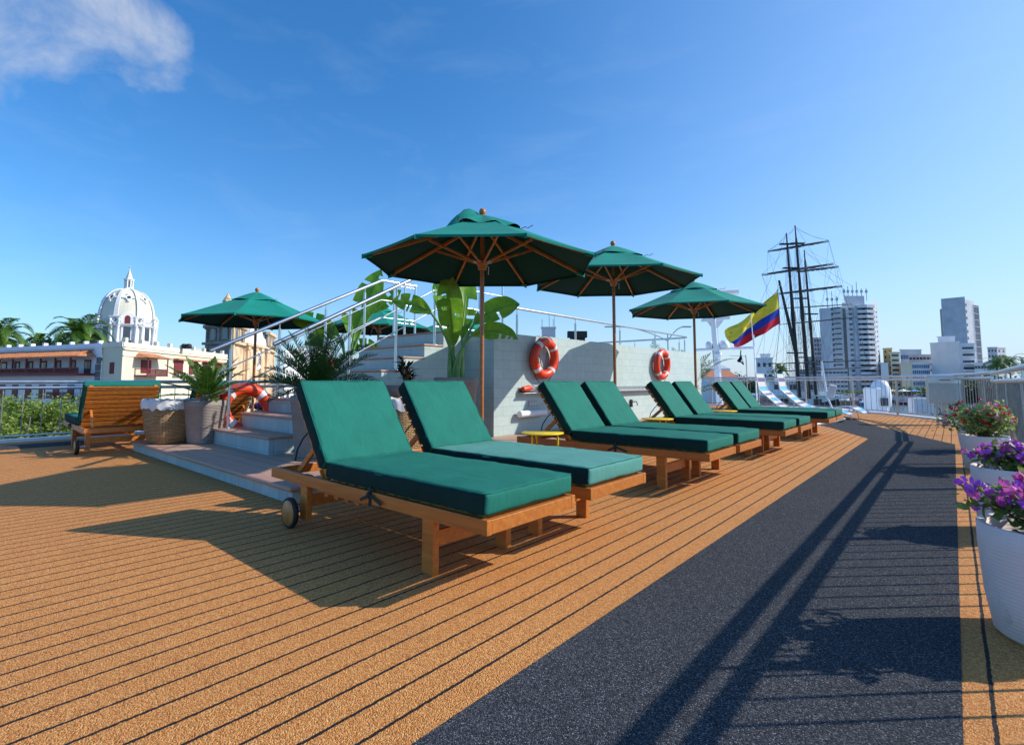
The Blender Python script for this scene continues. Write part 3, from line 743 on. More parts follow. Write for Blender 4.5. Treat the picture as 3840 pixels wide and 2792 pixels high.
# ------------------------------------------------------------------ loungers
rl = random.Random(3)
def make_lounger():
    t = thing('sun_lounger', 'x', 'sun lounger', group='teak loungers with green cushions')
    W = .35
    mb = MB()
    for s in (-1, 1): mb.box((0, s * .34 - .0175, .298), (2.22, s * .34 + .0175, .368))
    mb.box((.001, -.3224, .300), (.034, .3224, .366)); mb.box((2.185, -.3224, .302), (2.219, .3224, .364)); mb.box((1.44, -.3224, .31), (1.47, .3224, .35))
    mb.build('side_frame', M['teak'], t, bevel=.003)
    mb = MB()
    for i in range(14):
        x = .06 + i * .099; mb.box((x, -.322, .355), (x + .07, .322, .372))
    mb.build('seat_slats', M['teak'], t, bevel=.002)
    for x, sy in ((.48, -1), (.48, 1), (1.82, -1), (1.82, 1)):
        mb = MB().box((x - .045, sy * .285 - .022, 0 if x < 1 else .045), (x + .045, sy * .285 + .022, .352)); mb.build('leg', M['teak'], t, bevel=.004)
    for x in (.48, 1.82):
        MB().box((x - .014, -.262, .13), (x + .014, .262, .215)).build('stretcher', M['teak'], t, bevel=.003)
    for s in (-1, 1):
        mb = MB(); mb.box((1.05, s * .30 - .012, .268), (1.62, s * .30 + .012, .297))
        for k in range(4): mb.box((1.12 + k * .12, s * .30 - .0125, .25), (1.17 + k * .12, s * .30 + .0125, .2685))
        mb.build('ratchet_rail', M['teak'], t, bevel=.002)
    for s in (-1, 1):
        wh = MB().lathe([(0, -.020), (.082, -.020), (.086, -.012), (.086, .012), (.082, .020), (0, .020)], n=28, close=False)
        c = Vector((1.87, s * .375, .10))
        wh.v = [c + Vector((v.x, v.z, v.y)) for v in wh.v]; o = wh.build('wheel', M['teak_wheel'], t)
        ty = MB().lathe([(.085, -.017), (.100, -.015), (.104, 0), (.100, .015), (.085, .017), (.085, -.017)], n=32, close=False)
        ty.v = [c + Vector((v.x, v.z, v.y)) for v in ty.v]; ty.build('tyre', M['rubber'], o)
        MB().tube([(1.87, s * .30, .10), (1.87, s * .398, .10)], .010, 8).build('axle', M['steel'], o)
    # backrest
    d = Vector((.59, 0, .807)); n = Vector((-.807, 0, .59)); b0 = Vector((1.50, 0, .365))
    for s in (-1, 1):
        MB().beam(b0 + Vector((0, s * .292, 0)), b0 + d * .72 + Vector((0, s * .292, 0)), .034, .05, n).build('backrest_stile', M['teak'], t, bevel=.003)
    mb = MB()
    for k in range(9):
        c = b0 + d * (.055 + k * .0795) - n * .0335
        mb.beam(c + Vector((0, -.325, 0)), c + Vector((0, .325, 0)), .060, .015, n)
    mb.build('back_slats', M['teak'], t, bevel=.002)
    mb = MB()
    for k in range(8):
        for s in (-1, 1):
            c = b0 + d * (.10 + k * .079) + n * .022
            mb.tube([c + Vector((0, s * .31, 0)), c + Vector((0, s * .333, 0))], .0045, 6)
    mb.build('dowels', M['conc_lite'], t)
    for s in (-1, 1):
        MB().beam(b0 + d * .30 - n * .01 + Vector((0, s * .262, 0)), Vector((1.99, s * .262, .345)), .022, .042, (1, 0, 1)).build('prop', M['teak'], t, bevel=.003)
    # cushions
    mb = MB(); rounded_box(mb, (.015, -.352, .378), (1.455, .352, .486), .020, 60, 26, 3, .010, .0055, seed=1)
    cu = mb.build('seat_cushion', [M['cushion'], M['cushion_side_shade']], t)
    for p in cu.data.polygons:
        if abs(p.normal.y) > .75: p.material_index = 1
    mb = MB()
    sc_ = cu
    f0 = Vector((1.452, 0, .480)); th = .105; Lb = .66
    def xf(p): return f0 + d * p.x + n * (p.z - th) + Vector((0, p.y, 0))
    rounded_box(mb, (.0, -.350, 0), (Lb, .350, th), .020, 40, 26, 3, .010, .0065, xf=xf, seed=9)
    cu = mb.build('back_cushion', [M['cushion'], M['cushion_side_shade']], t)
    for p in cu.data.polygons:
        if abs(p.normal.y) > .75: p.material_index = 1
    bc_ = cu
    def piping(path, par):
        n_ = len(path); pts = []
        for i in range(n_):
            a_, b_ = Vector(path[i]), Vector(path[(i + 1) % n_])
            for q in range(12):
                p_ = a_.lerp(b_, q / 12); pts.append(p_ + Vector((0, 0, .0015 * math.sin(i * 9 + q * 2.1))))
        pts.append(pts[0]); MB().tube(pts, .0035, 5, cap=False).build('piping', M['cushion'], par)
    piping([(.022, -.347, .481), (1.450, -.347, .481), (1.450, .347, .481), (.022, .347, .481)], sc_)
    piping([tuple(xf(Vector(q))) for q in ((.006, -.345, th - .004), (Lb - .006, -.345, th - .004), (Lb - .006, .345, th - .004), (.006, .345, th - .004))], bc_)
    # tapes tying the cushions to the frame
    for s in (-1, 1):
        mb = MB(); y = s * .362
        mb.beam((.93, y, .40), (.93, y, .29), .006, .018, (1, 0, 0)); mb.beam((.93, y + s * .006, .355), (.80, y + s * .012, .318), .005, .016, (0, 0, 1)); mb.beam((.93, y + s * .006, .350), (1.01, y + s * .012, .315), .005, .016, (0, 0, 1))
        mb.ball((.93, y + s * .006, .355), .017, 8); mb.build('tie_tape', M['strap'], t)
    for s in (-1, 1):
        q = b0 + d * .38 + Vector((0, s * .318, 0))
        mb = MB(); mb.beam(q + n * .05, q - n * .04, .005, .02, d); mb.tube([q - n * .02, q - n * .06 + Vector((.02, s * .02, -.03)), q - n * .13 + Vector((.02, s * .03, -.07)), q - n * .16 + Vector((.02, s * .03, -.13))], .006, 6)
        mb.build('tie_tape', M['strap'], t)
    return t
names = ['nearest green-cushioned teak lounger with its wooden wheel showing', 'second teak lounger from the camera, touching the nearest one, front end in full sun',
         'third lounger in the row, just past the first yellow table', 'fourth lounger in the row, below the first wall-hung life ring',
         'fifth lounger in the row, just past the second yellow table', 'sixth lounger in the row, below the second wall-hung life ring',
         'seventh lounger in the row, just past the third yellow table', 'farthest lounger of the long right-hand row, beside the curved hammock base']
LY = [2.06, 2.965, 4.885, 5.70, 7.62, 8.45, 10.35, 11.2]
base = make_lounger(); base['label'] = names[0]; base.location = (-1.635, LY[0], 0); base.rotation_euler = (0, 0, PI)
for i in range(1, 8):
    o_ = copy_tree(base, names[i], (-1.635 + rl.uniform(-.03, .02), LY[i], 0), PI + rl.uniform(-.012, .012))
    if i == 1:
        for k_ in kids(o_):
            if k_.name.startswith('seat_cushion'): k_.data = k_.data.copy(); k_.data.materials[0] = M['cushion_faded']; k_['label'] = 'paler sun-faded seat cushion'
for i, (y, lb) in enumerate(((1.93, 'teak lounger on the left seen from its slatted back, facing the harbour'), (3.3, 'teak lounger half hidden behind the wicker basket, facing the harbour'))):
    o = copy_tree(base, lb, (-11.0, y, 0), R(-2)); o.scale = (.98, 1.30, 1.0)

# yellow side tables
def make_table():
    t = thing('side_table', 'x', 'side table', group='round yellow side tables')
    MB().lathe([(0, .452), (.222, .452), (.228, .457), (.228, .463), (.224, .466), (0, .466)], n=48, close=False).build('tabletop', M['yellow'], t)
    for k in range(3):
        a = k * 2 * PI / 3 + .5
        MB().tube([(.165 * math.cos(a), .165 * math.sin(a), 0), (.165 * math.cos(a), .165 * math.sin(a), .455)], .011, 10).build('leg', M['yellow'], t)
    MB().torus((0, 0, .05), .165, .008, (1, 0, 0), (0, 1, 0), 32, 8).build('foot_ring', M['yellow'], t)
    return t
tb = make_table(); tb.location = (-3.32, 4.30, 0); tb['label'] = 'yellow round side table beside the second lounger'
copy_tree(tb, 'yellow round side table beside the fourth lounger', (-3.30, 7.03, 0), .7)
copy_tree(tb, 'yellow round side table between the sixth and seventh loungers', (-3.25, 9.75, 0), 1.9)
copy_tree(tb, 'yellow round side table between the two striped chairs', (-4.55, 14.3, 0), 1.2)

# ------------------------------------------------------------------ umbrellas
def make_umbrella(zr, flap=False, rot=R(17)):
    t = thing('parasol', 'x', 'parasol', group='green market parasols')
    r = 1.29; z_in = .40; r_in = .36
    def ang(k): return rot + k * PI / 4
    def dirk(k): return Vector((math.cos(ang(k)), math.sin(ang(k)), 0))
    mb = MB(); NS, NT = 8, 7
    for k in range(8):
        a, b = dirk(k), dirk(k + 1); vs = []
        for i in range(NT + 1):
            u = i / NT; rr = r_in + (r - r_in) * u; z = zr + z_in * (1 - u) ** 1.05
            for j in range(NS + 1):
                v = j / NS; p = (a * (1 - v) + b * v) * rr
                sag = math.sin(PI * v) * (.018 * math.sin(PI * min(1, u * .9 + .1)))
                pull = 1 - .012 * math.sin(PI * v) * u
                vs.append((p.x * pull, p.y * pull, z - sag))
        fs = [(i * (NS + 1) + j, (i + 1) * (NS + 1) + j, (i + 1) * (NS + 1) + j + 1, i * (NS + 1) + j + 1) for i in range(NT) for j in range(NS)]
        mb.add(vs, fs, True)
    # hem
    for k in range(8):
        a, b = dirk(k) * r, dirk(k + 1) * r
        vs = [];
        for j in range(9):
            v = j / 8; p = a * (1 - v) + b * v; pl = 1 - .012 * math.sin(PI * v)
            vs += [(p.x * pl, p.y * pl, zr), (p.x * pl * .995, p.y * pl * .995, zr - .022)]
        mb.add(vs, [(2 * j, 2 * j + 1, 2 * j + 3, 2 * j + 2) for j in range(8)], False)
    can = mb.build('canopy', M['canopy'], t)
    for k in range(8):
        mb = MB(); p = dirk(k) * (r + .006); q = dirk(k) * (r - .10); s_ = Vector((-dirk(k).y, dirk(k).x, 0)) * .045
        mb.add([p + Vector((0, 0, zr + .004)), q + s_ + Vector((0, 0, zr + .022)), q - s_ + Vector((0, 0, zr + .022)), p + Vector((0, 0, zr - .045)), q + s_ + Vector((0, 0, zr - .012)), q - s_ + Vector((0, 0, zr - .012))],
               [(0, 1, 2), (3, 5, 4), (0, 3, 4, 1), (0, 2, 5, 3)])
        mb.build('rib_pocket', M['canopy'], can)
    # vent cap
    mb = MB(); rows = 6; cols = 64; vs = []
    for i in range(rows + 1):
        u = i / rows
        for k in range(cols):
            a = 2 * PI * k / cols + rot; oc = math.cos(PI / 8) / math.cos(((a - rot) % (PI / 4)) - PI / 8)
            rr = (.02 + .44 * u) * oc; z = zr + .565 - .20 * u ** 1.15 + .012 * math.sin(a * 5 + 1) * u
            if flap:
                w_ = max(0, math.cos(a - R(205))) ** 2.0
                z += w_ * (.16 * math.sin(PI * min(1, u * 1.0)) + .10 * u * 0) ; rr *= 1 - .10 * w_ * u
                z += .02 * math.sin(a * 9) * u
            vs.append((rr * math.cos(a), rr * math.sin(a), z))
    fs = [(i * cols + k, (i + 1) * cols + k, (i + 1) * cols + (k + 1) % cols, i * cols + (k + 1) % cols) for i in range(rows) for k in range(cols)]
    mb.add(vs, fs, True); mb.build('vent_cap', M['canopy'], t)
    for k in range(0, 8, 2):
        mb = MB(); p = dirk(k) * .46 + Vector((0, 0, zr + .35))
        mb.tube([p, p + Vector((.02, .01, .02)) + dirk(k) * .04, p + dirk(k) * .09 + Vector((0, 0, .0)), p + dirk(k) * .12 + Vector((.02, .02, .03))], .004, 5)
        mb.build('vent_tie', M['strap'], can)
    MB().tube([(0, 0, .02), (0, 0, zr + .50)], .024, 16).build('pole', M['teak_dk'], t)
    MB().lathe([(.024, 0), (.03, .01), (.022, .03), (.034, .045), (.04, .07), (.03, .10), (.0, .112)], (0, 0, zr + .535), 18).build('finial', M['teak'], t)
    hub = MB().lathe([(.024, -.06), (.045, -.055), (.05, -.02), (.062, .0), (.066, .04), (.05, .06), (.026, .07)], (0, 0, zr + .0), 20).build('runner', M['teak'], t)
    MB().tube([(.05, 0, zr - .03), (.09, .01, zr - .035), (.085, .01, zr - .12)], .006, 6).build('pin', M['liner'], hub)
    MB().lathe([(.024, 0), (.06, .01), (.06, .05), (.024, .07)], (0, 0, zr + .43), 16).build('top_hub', M['teak'], t)
    for k in range(8):
        d = dirk(k)
        a = d * .06 + Vector((0, 0, zr + .455)); b = d * (r - .075) + Vector((0, 0, zr + .008))
        MB().beam(a, b, .022, .034).build('rib', M['teak'], t, bevel=.003)
        m_ = a.lerp(b, .47) - Vector((0, 0, .022)); h_ = d * .06 + Vector((0, 0, zr + .022))
        so_ = MB().beam(h_, m_, .018, .026).build('strut', M['teak'], t, bevel=.003)
        MB().tube([h_ + d * .0, h_ + (m_ - h_).normalized() * .05], .013, 8).build('ferrule', M['steel'], so_)
    bs = MB().lathe([(.27, 0), (.27, .03), (.255, .05), (.06, .06), (.045, .08), (.04, .24), (.03, .245)], n=32).build('base', M['dark_metal'], t, bevel=0)
    return t
U = [(-3.90, 3.97, 2.30, 'large green parasol with its vent cap blown up, standing behind the second lounger', True, R(17)),
     (-3.87, 6.82, 2.53, 'green parasol standing between the fourth and fifth loungers', False, R(14)),
     (-3.74, 9.68, 2.38, 'green parasol standing between the sixth and seventh loungers, nearest the flag', False, R(2)),
     (-9.80, 3.94, 2.12, 'green parasol over the left loungers in front of the church', False, R(9)),
     (-9.80, 6.62, 2.18, 'green parasol seen through the handrails at the head of the stairs', False, R(20)),
     (-9.80, 9.05, 2.20, 'green parasol mostly hidden behind the banana plant and pool block', False, R(30))]
ux = [make_umbrella(u[2], u[4], u[5]) for u in U]
for o, u in zip(ux, U): o.location = (u[0], u[1], 0); o['label'] = u[3]

# ------------------------------------------------------------------ striped chairs and hammock base near the stern
def striped_chair(loc, rz, label, flat=False):
    t = thing('striped_chaise', label, 'deck chair', loc, rz, 'blue and white striped chairs')
    prof = [(0, .18), (.35, .30), (.75, .20), (1.15, .42), (1.55, .80), (1.62, 1.22)]
    if flat: prof = [(0, .16), (.35, .34), (.75, .30), (1.15, .22), (1.55, .34), (1.75, .46)]
    pts = []
    for i in range(len(prof) - 1):
        for k in range(5):
            a, b = prof[i], prof[i + 1]; u = k / 5; pts.append((a[0] + (b[0] - a[0]) * u, a[1] + (b[1] - a[1]) * u))
    pts.append(prof[-1])
    mb = MB(); n = len(pts)
    mb.add([(x, -.30, z) for x, z in pts] + [(x, .30, z) for x, z in pts], [(i, i + 1, n + i + 1, n + i) for i in range(n - 1)], True)
    mb.build('webbing', M['stripes'], t)
    for s in (-1, 1):
        MB().tube([(x, s * .315, z) for x, z in prof], .014, 8).build('side_frame', M['white_clean'], t)
        MB().tube([(.35, s * .315, .30), (.30, s * .315, .0)], .013, 8).build('leg', M['white_clean'], t)
        MB().tube([(1.2, s * .315, .22 if flat else .46), (1.35, s * .315, .0)], .013, 8).build('leg', M['white_clean'], t)
    return t
def rz_to(head_dir): return math.atan2(head_dir[1], head_dir[0])
striped_chair((-2.75, 13.75, 0), R(178), 'striped deck chair with navy and turquoise bands, right one of the two upright chairs').location = (-1.95, 15.2, 0)
striped_chair((-3.3, 15.2, 0), R(178), 'striped deck chair with navy and turquoise bands, left one of the two upright chairs').location = (-2.2, 14.2, 0)
striped_chair((-2.2, 15.3, 0), R(172), 'striped deck chair folded low, its foot end nearest the hammock base', True).location = (-1.75, 16.4, 0)
t = thing('hammock_stand', 'white hanging chair on a long curved grey floor tube beside the farthest lounger', 'hammock stand', (-2.3, 14.2, 0), world=True)
q0, q1, q2 = ground(3020 / 3.75, 1595 / 3.75, .03), ground(3100 / 3.75, 1588 / 3.75, .03), ground(3163 / 3.75, 1570 / 3.75, .04)
pts = [q0 * (1 - u) ** 2 + q1 * 2 * u * (1 - u) + q2 * u * u for u in [i / 16 for i in range(17)]]
MB().tube(pts, .05, 12).build('floor_tube', M['steel'], t)
p2 = pts[13]
MB().tube([p2, p2 + Vector((-.25, .3, .6)), p2 + Vector((-.35, .4, 1.5))], .02, 8).build('upright', M['white_clean'], t)
mb = MB(); c = p2 + Vector((-.15, .35, .72)); mb.box((c.x - .10, c.y - .03, c.z - .17), (c.x + .10, c.y + .03, c.z + .17), Matrix.Rotation(R(14), 3, 'Y') @ Matrix.Rotation(YAW, 3, 'Z')); mb.build('head_cushion', M['liner'], t, bevel=.03)

# ------------------------------------------------------------------ baskets with white liners
def basket(loc, rx, h, label, rz=0):
    t = thing('wicker_basket', label, 'basket', loc, rz, 'wicker towel baskets')
    prof = [(.0, 0), (rx * .70, 0), (rx * .80, .03), (rx * .93, h * .35), (rx, h * .75), (rx, h), (rx * .95, h), (rx * .93, h * .7), (rx * .7, .04), (0, .04)]
    MB().lathe(prof, n=48, exp=3.2, close=False).build('basket_body', M['wicker'], t)
    mb = MB(); n = 96; vs = []; rows = [(.90, -.10), (.94, -.01), (1.0, .014), (1.035, .0), (1.05, -.05), (1.05, -.11)]
    for i, (q, z) in enumerate(rows):
        for k in range(n):
            a = 2 * PI * k / n; e = 1 / ((abs(math.cos(a)) ** 3.2 + abs(math.sin(a)) ** 3.2) ** (1 / 3.2))
            wv = noise.noise(Vector((math.cos(a) * 5, math.sin(a) * 5, i * .35))); lo = max(0, i - 2) / 3
            rr = rx * q * e * (1 + .028 * wv * (1 + lo)); zz = h + z + wv * .022 * (1 + 1.6 * lo)
            vs.append((rr * math.cos(a), rr * math.sin(a), zz))
    mb.add(vs, [(i * n + k, i * n + (k + 1) % n, (i + 1) * n + (k + 1) % n, (i + 1) * n + k) for i in range(len(rows) - 1) for k in range(n)], True)
    mb.add([v for v in vs[:n]], [tuple(range(n))], True)
    mb.build('cloth_liner', M['liner'], t)
    return t
basket((-8.42, 2.27, .14), .30, .60, 'wicker basket with folded white cloth liner standing beside the left agave planter', R(10))
basket((-4.85, 3.62, .14), .28, .66, 'wicker basket with white liner glimpsed between the first two lounger backs', R(5))
# ------------------------------------------------------------------ planters and plants
def frond(mb, base, az, el, length, leaf_len, rnd, droop=.9, n=34, width=.02, vee=.5, stem_r=.009, tip=.35):
    """pinnate frond: arching rachis with paired leaflets"""
    p = Vector(base); d = Vector((math.cos(az) * math.cos(el), math.sin(az) * math.cos(el), math.sin(el)))
    pts = [p.copy()]; ds = [d.copy()]; st = length / n
    for i in range(n):
        d = (d + Vector((0, 0, -droop * st * (0.4 + 1.2 * i / n)))).normalized(); p = p + d * st; pts.append(p.copy()); ds.append(d.copy())
    mb.tube(pts[::3] + [pts[-1]], [stem_r * (1 - .75 * i / (len(pts[::3]))) for i in range(len(pts[::3]) + 1)], 5, cap=False)
    for i in range(3, n + 1):
        u = i / n; ll = leaf_len * (math.sin(PI * min(1, .12 + u * .80)) ** .7) * (1 if u < .85 else tip + (1 - u) * 3)
        d = ds[i]; side = d.cross(Vector((0, 0, 1)));
        if side.length < .05: side = Vector((-math.sin(az), math.cos(az), 0))
        side.normalize(); upv = side.cross(d).normalized()
        for s in (-1, 1):
            q = pts[i] + d * rnd.uniform(-.3, .3) * st
            v = (side * s * (1 - .25 * u) + d * (.35 + .6 * u) + upv * vee * rnd.uniform(.6, 1.2)).normalized()
            v2 = (v + Vector((0, 0, -.35 * rnd.random()))).normalized()
            wd = d * width * .5
            a = q; m = q + v * ll * .5; e = m + v2 * ll * .5
            mb.add([a - wd * .5, a + wd * .5, m + wd, m - wd, e], [(0, 1, 2, 3), (3, 2, 4)], False)
def palm_plant(name, label, loc, potfn, n, length, leaf_len, mat, droop, els, seed, cat='potted plant', width=.012, vee=.5, zb=0):
    rnd = random.Random(seed)
    t = thing(name, label, cat, loc)
    z = potfn(t)
    mb = MB(); mb.lathe([(.05, z - .05), (.085, z + .0), (.09, z + .07), (.04, z + .15), (0, z + .17)], n=14); mb.build('trunk_base', M['trunk'], t)
    mb = MB()
    for i in range(n):
        u = i / (n - 1); az = i * 2.399 + rnd.uniform(-.2, .2); el = els[0] + (els[1] - els[0]) * u + rnd.uniform(-.1, .1)
        frond(mb, (0.03 * math.cos(az), .03 * math.sin(az), z + .10 + .05 * u), az, el, length * rnd.uniform(.82, 1.08), leaf_len, rnd, droop, width=width, vee=vee)
    mb.build('fronds', mat, t)
    return t
def tall_planter(r, h, rot, exp=4.0, top=1.0, bot=.74):
    def f(t):
        mb = MB().lathe([(0, 0), (r * bot, 0), (r * (bot + .03), .015), (r * .97, h - .09), (r * .985, h - .085), (r * 1.0 * top, h - .08), (r * top, h), (r * .90, h), (r * .88, h - .06), (0, h - .06)], n=64, exp=exp, close=False, rot=rot)
        p = mb.build('planter', M['pot_grey'], t)
        MB().lathe([(0, h - .05), (r * .885, h - .058)], n=32, exp=exp, rot=rot, close=False).build('soil', M['soil'], p)
        return h - .05
    return f
palm_plant('potted_agave', 'spiky bright green cycad in a ribbed grey planter left of the stair foot', (-8.05, 2.60, .14), tall_planter(.235, .60, R(20)), 22, .60, .12, M['sago_lit'], .6, (.10, 1.2), 4, width=.024, vee=.25)
palm_plant('potted_sago_palm', 'dark feathery sago palm in a ribbed grey planter right of the stair foot', (-5.62, 2.98, .14), tall_planter(.245, .70, R(12)), 46, .74, .14, M['sago'], .75, (.02, 1.4), 8, width=.013, vee=.75)

# round vent mark on the sago planter
t = thing('potted_croton', 'dark glossy croton in a grey planter between the first two lounger backs', 'potted plant', (-5.30, 4.00, .14))
z = tall_planter(.22, .82, R(10))(t)
rnd = random.Random(5); mb = MB(); st = MB()
for i in range(9):
    az = i * 2.4; hh = .16 + .2 * rnd.random(); p0 = Vector((0, 0, z)); p1 = Vector((.06 * math.cos(az), .06 * math.sin(az), z + hh))
    st.tube([p0, p1], .006, 5)
    for k in range(7):
        a2 = k * 2.4 + az; e = rnd.uniform(-.3, 1.1); d = Vector((math.cos(a2) * math.cos(e), math.sin(a2) * math.cos(e), math.sin(e)))
        ln = rnd.uniform(.10, .16); u = d.cross(Vector((0, 0, 1))).normalized() * .03; b = p1 - Vector((0, 0, hh * .5 * k / 7))
        mb.add([b, b + d * ln * .4 + u, b + d * ln - Vector((0, 0, .02)), b + d * ln * .4 - u, b + d * ln * .45 - Vector((0, 0, .012))], [(0, 1, 4), (1, 2, 4), (2, 3, 4), (3, 0, 4)], True)
mb.build('leaves', M['croton'], t); st.build('stems', M['boug_stem'], t)

def banana(name, label, loc, r, h, leaves, seed, rot=0):
    rnd = random.Random(seed)
    t = thing(name, label, 'banana plant', loc)
    z = tall_planter(r, h, rot, 6.0)(t)
    for i, (dx, dy, zt, L_, W_, az, bend, tilt) in enumerate(leaves):
        # stalk from the pot, then the blade with a midrib
        b = Vector((rnd.uniform(-.09, .09), rnd.uniform(-.09, .09), z - .02)); top = Vector((dx, dy, zt)); n = 14
        c1 = Vector((b.x * 1.2, b.y * 1.2, z + (zt - z) * .55)); pts = []
        for k in range(n + 1):
            u = k / n; pts.append(b * (1 - u) ** 2 + c1 * 2 * u * (1 - u) + top * u * u)
        MB().tube(pts, [.042 - .026 * k / n for k in range(n + 1)], 8).build('stalk', M['banana_stem'], t)
        d = (pts[-1] - pts[-2]).normalized(); out = Vector((math.cos(az), math.sin(az), 0))
        d = (d + out * (.12 + .38 * min(bend, 1.3))).normalized(); m = 20; p = top.copy(); mid = [p.copy()]; dirs = [d.copy()]
        for k in range(m):
            d = (d + out * bend * .05 + Vector((0, 0, -bend * .05 * (k / m)))).normalized(); p = p + d * L_ / m; mid.append(p.copy()); dirs.append(d.copy())
        vf = (Matrix.Rotation(tilt, 3, 'Z') @ FW).normalized()
        mb = MB(); vs = []; cols = 9
        for k in range(m + 1):
            u = k / m; wd = W_ * .5 * (.12 + .88 * min(1, u / .38) ** .8) * max(0.02, 1 - max(0, (u - .55) / .45) ** 2.4)
            side = dirs[k].cross(vf).normalized(); nn = dirs[k].cross(side)
            for j in range(cols):
                v = -1 + 2 * j / (cols - 1); fold = abs(v) * .30 * wd
                rag = rnd.uniform(-.012, .012) * abs(v) + noise.noise(Vector((u * 6, v * 2, seed + i))) * .05 * abs(v)
                vs.append(mid[k] + side * wd * v * (1 + rag) - nn * (-fold) + nn * noise.noise(Vector((u * 5, v * 3, i))) * .03)
        fs = []; rip = set()
        for q in range(4): rip.add((rnd.randrange(3, m - 2), rnd.choice((0, 1)),))
        for k in range(m):
            for j in range(cols - 1):
                if (k, 0) in rip and j < 3: continue
                if (k, 1) in rip and j > cols - 5: continue
                fs.append((k * cols + j, k * cols + j + 1, (k + 1) * cols + j + 1, (k + 1) * cols + j))
        mb.add(vs, fs, True); o = mb.build('leaf', M['banana'], t)
        MB().tube(mid, [.014 * (1 - .8 * k / m) for k in range(m + 1)], 6).build('midrib', M['banana_stem'], o)
    return t
# leaves: top offset, height, blade length and width, azimuth it leans to, bend, twist
rx_, ry_ = RT.x, RT.y
def off(u, v): return (RT.x * u + FW.x * v, RT.y * u + FW.y * v)
LV = []
for u, v, zt, L_, W_, side, bend, tilt in ((-.36, .0, 1.85, .62, .32, -1, .9, .2), (-.10, .12, 1.6, .95, .34, -1, .2, .5), (-.02, -.1, 1.38, 1.2, .42, -1, .02, .1), (.08, .05, 1.50, 1.05, .40, 1, .04, .45),
                                   (.26, .0, 1.70, .75, .40, 1, .8, -.2), (.22, -.05, 1.52, .72, .30, 1, 3.0, .9)):
    dx, dy = off(u, v); az = math.atan2(RT.y * side, RT.x * side); LV.append((dx, dy, zt, L_, W_ * .84, az, bend, tilt))
banana('banana_plant', 'tall banana plant with upright paddle leaves in an angular ribbed planter beside the block corner', (-5.42, 4.98, .14), .31, .92, LV, 11, YAW + R(8))
LV = []
for u, v, zt, L_, W_, side, bend, tilt in ((-.20, .0, 1.75, .95, .44, -1, 1.3, .2), (.12, 0, 1.85, 1.30, .58, 1, .05, 0), (.42, .1, 2.2, .72, .34, 1, .25, .1), (-.10, 0, 1.60, .85, .36, -1, 3.6, .2), (-.02, .1, 1.45, .6, .34, 1, 2.6, -.2), (.05, .2, 1.6, 1.0, .4, -1, .5, .6)):
    dx, dy = off(u, v); az = math.atan2(RT.y * side, RT.x * side); LV.append((dx, dy, zt, L_, W_ * .84, az, bend, tilt))
banana('banana_plant', 'banana plant seen through the handrails on the far side of the stairs', (-8.75, 5.25, .14), .30, .80, LV, 21, .3)

# potted palms beyond the pool block
def pot_low(t):
    p = MB().lathe([(0, 0), (.22, 0), (.28, .42), (.25, .42), (.24, .38), (0, .38)], n=28, close=False).build('planter', M['pot_grey'], t)
    return .40
for i, (px, D) in enumerate(((660, 15.8), (688, 15.7))):
    q = XY(px, D)
    palm_plant('potted_palm', ['feathery potted palm showing above the far end of the pool wall, left one', 'feathery potted palm above the far end of the pool wall, right one'][i],
               (q.x, q.y, .14 if q.x < -4.1 and q.y < 14.7 else 0), pot_low, 16, 1.75, .34, M['palm'], .75, (.6, 1.35), 30 + i, width=.03, vee=.2)

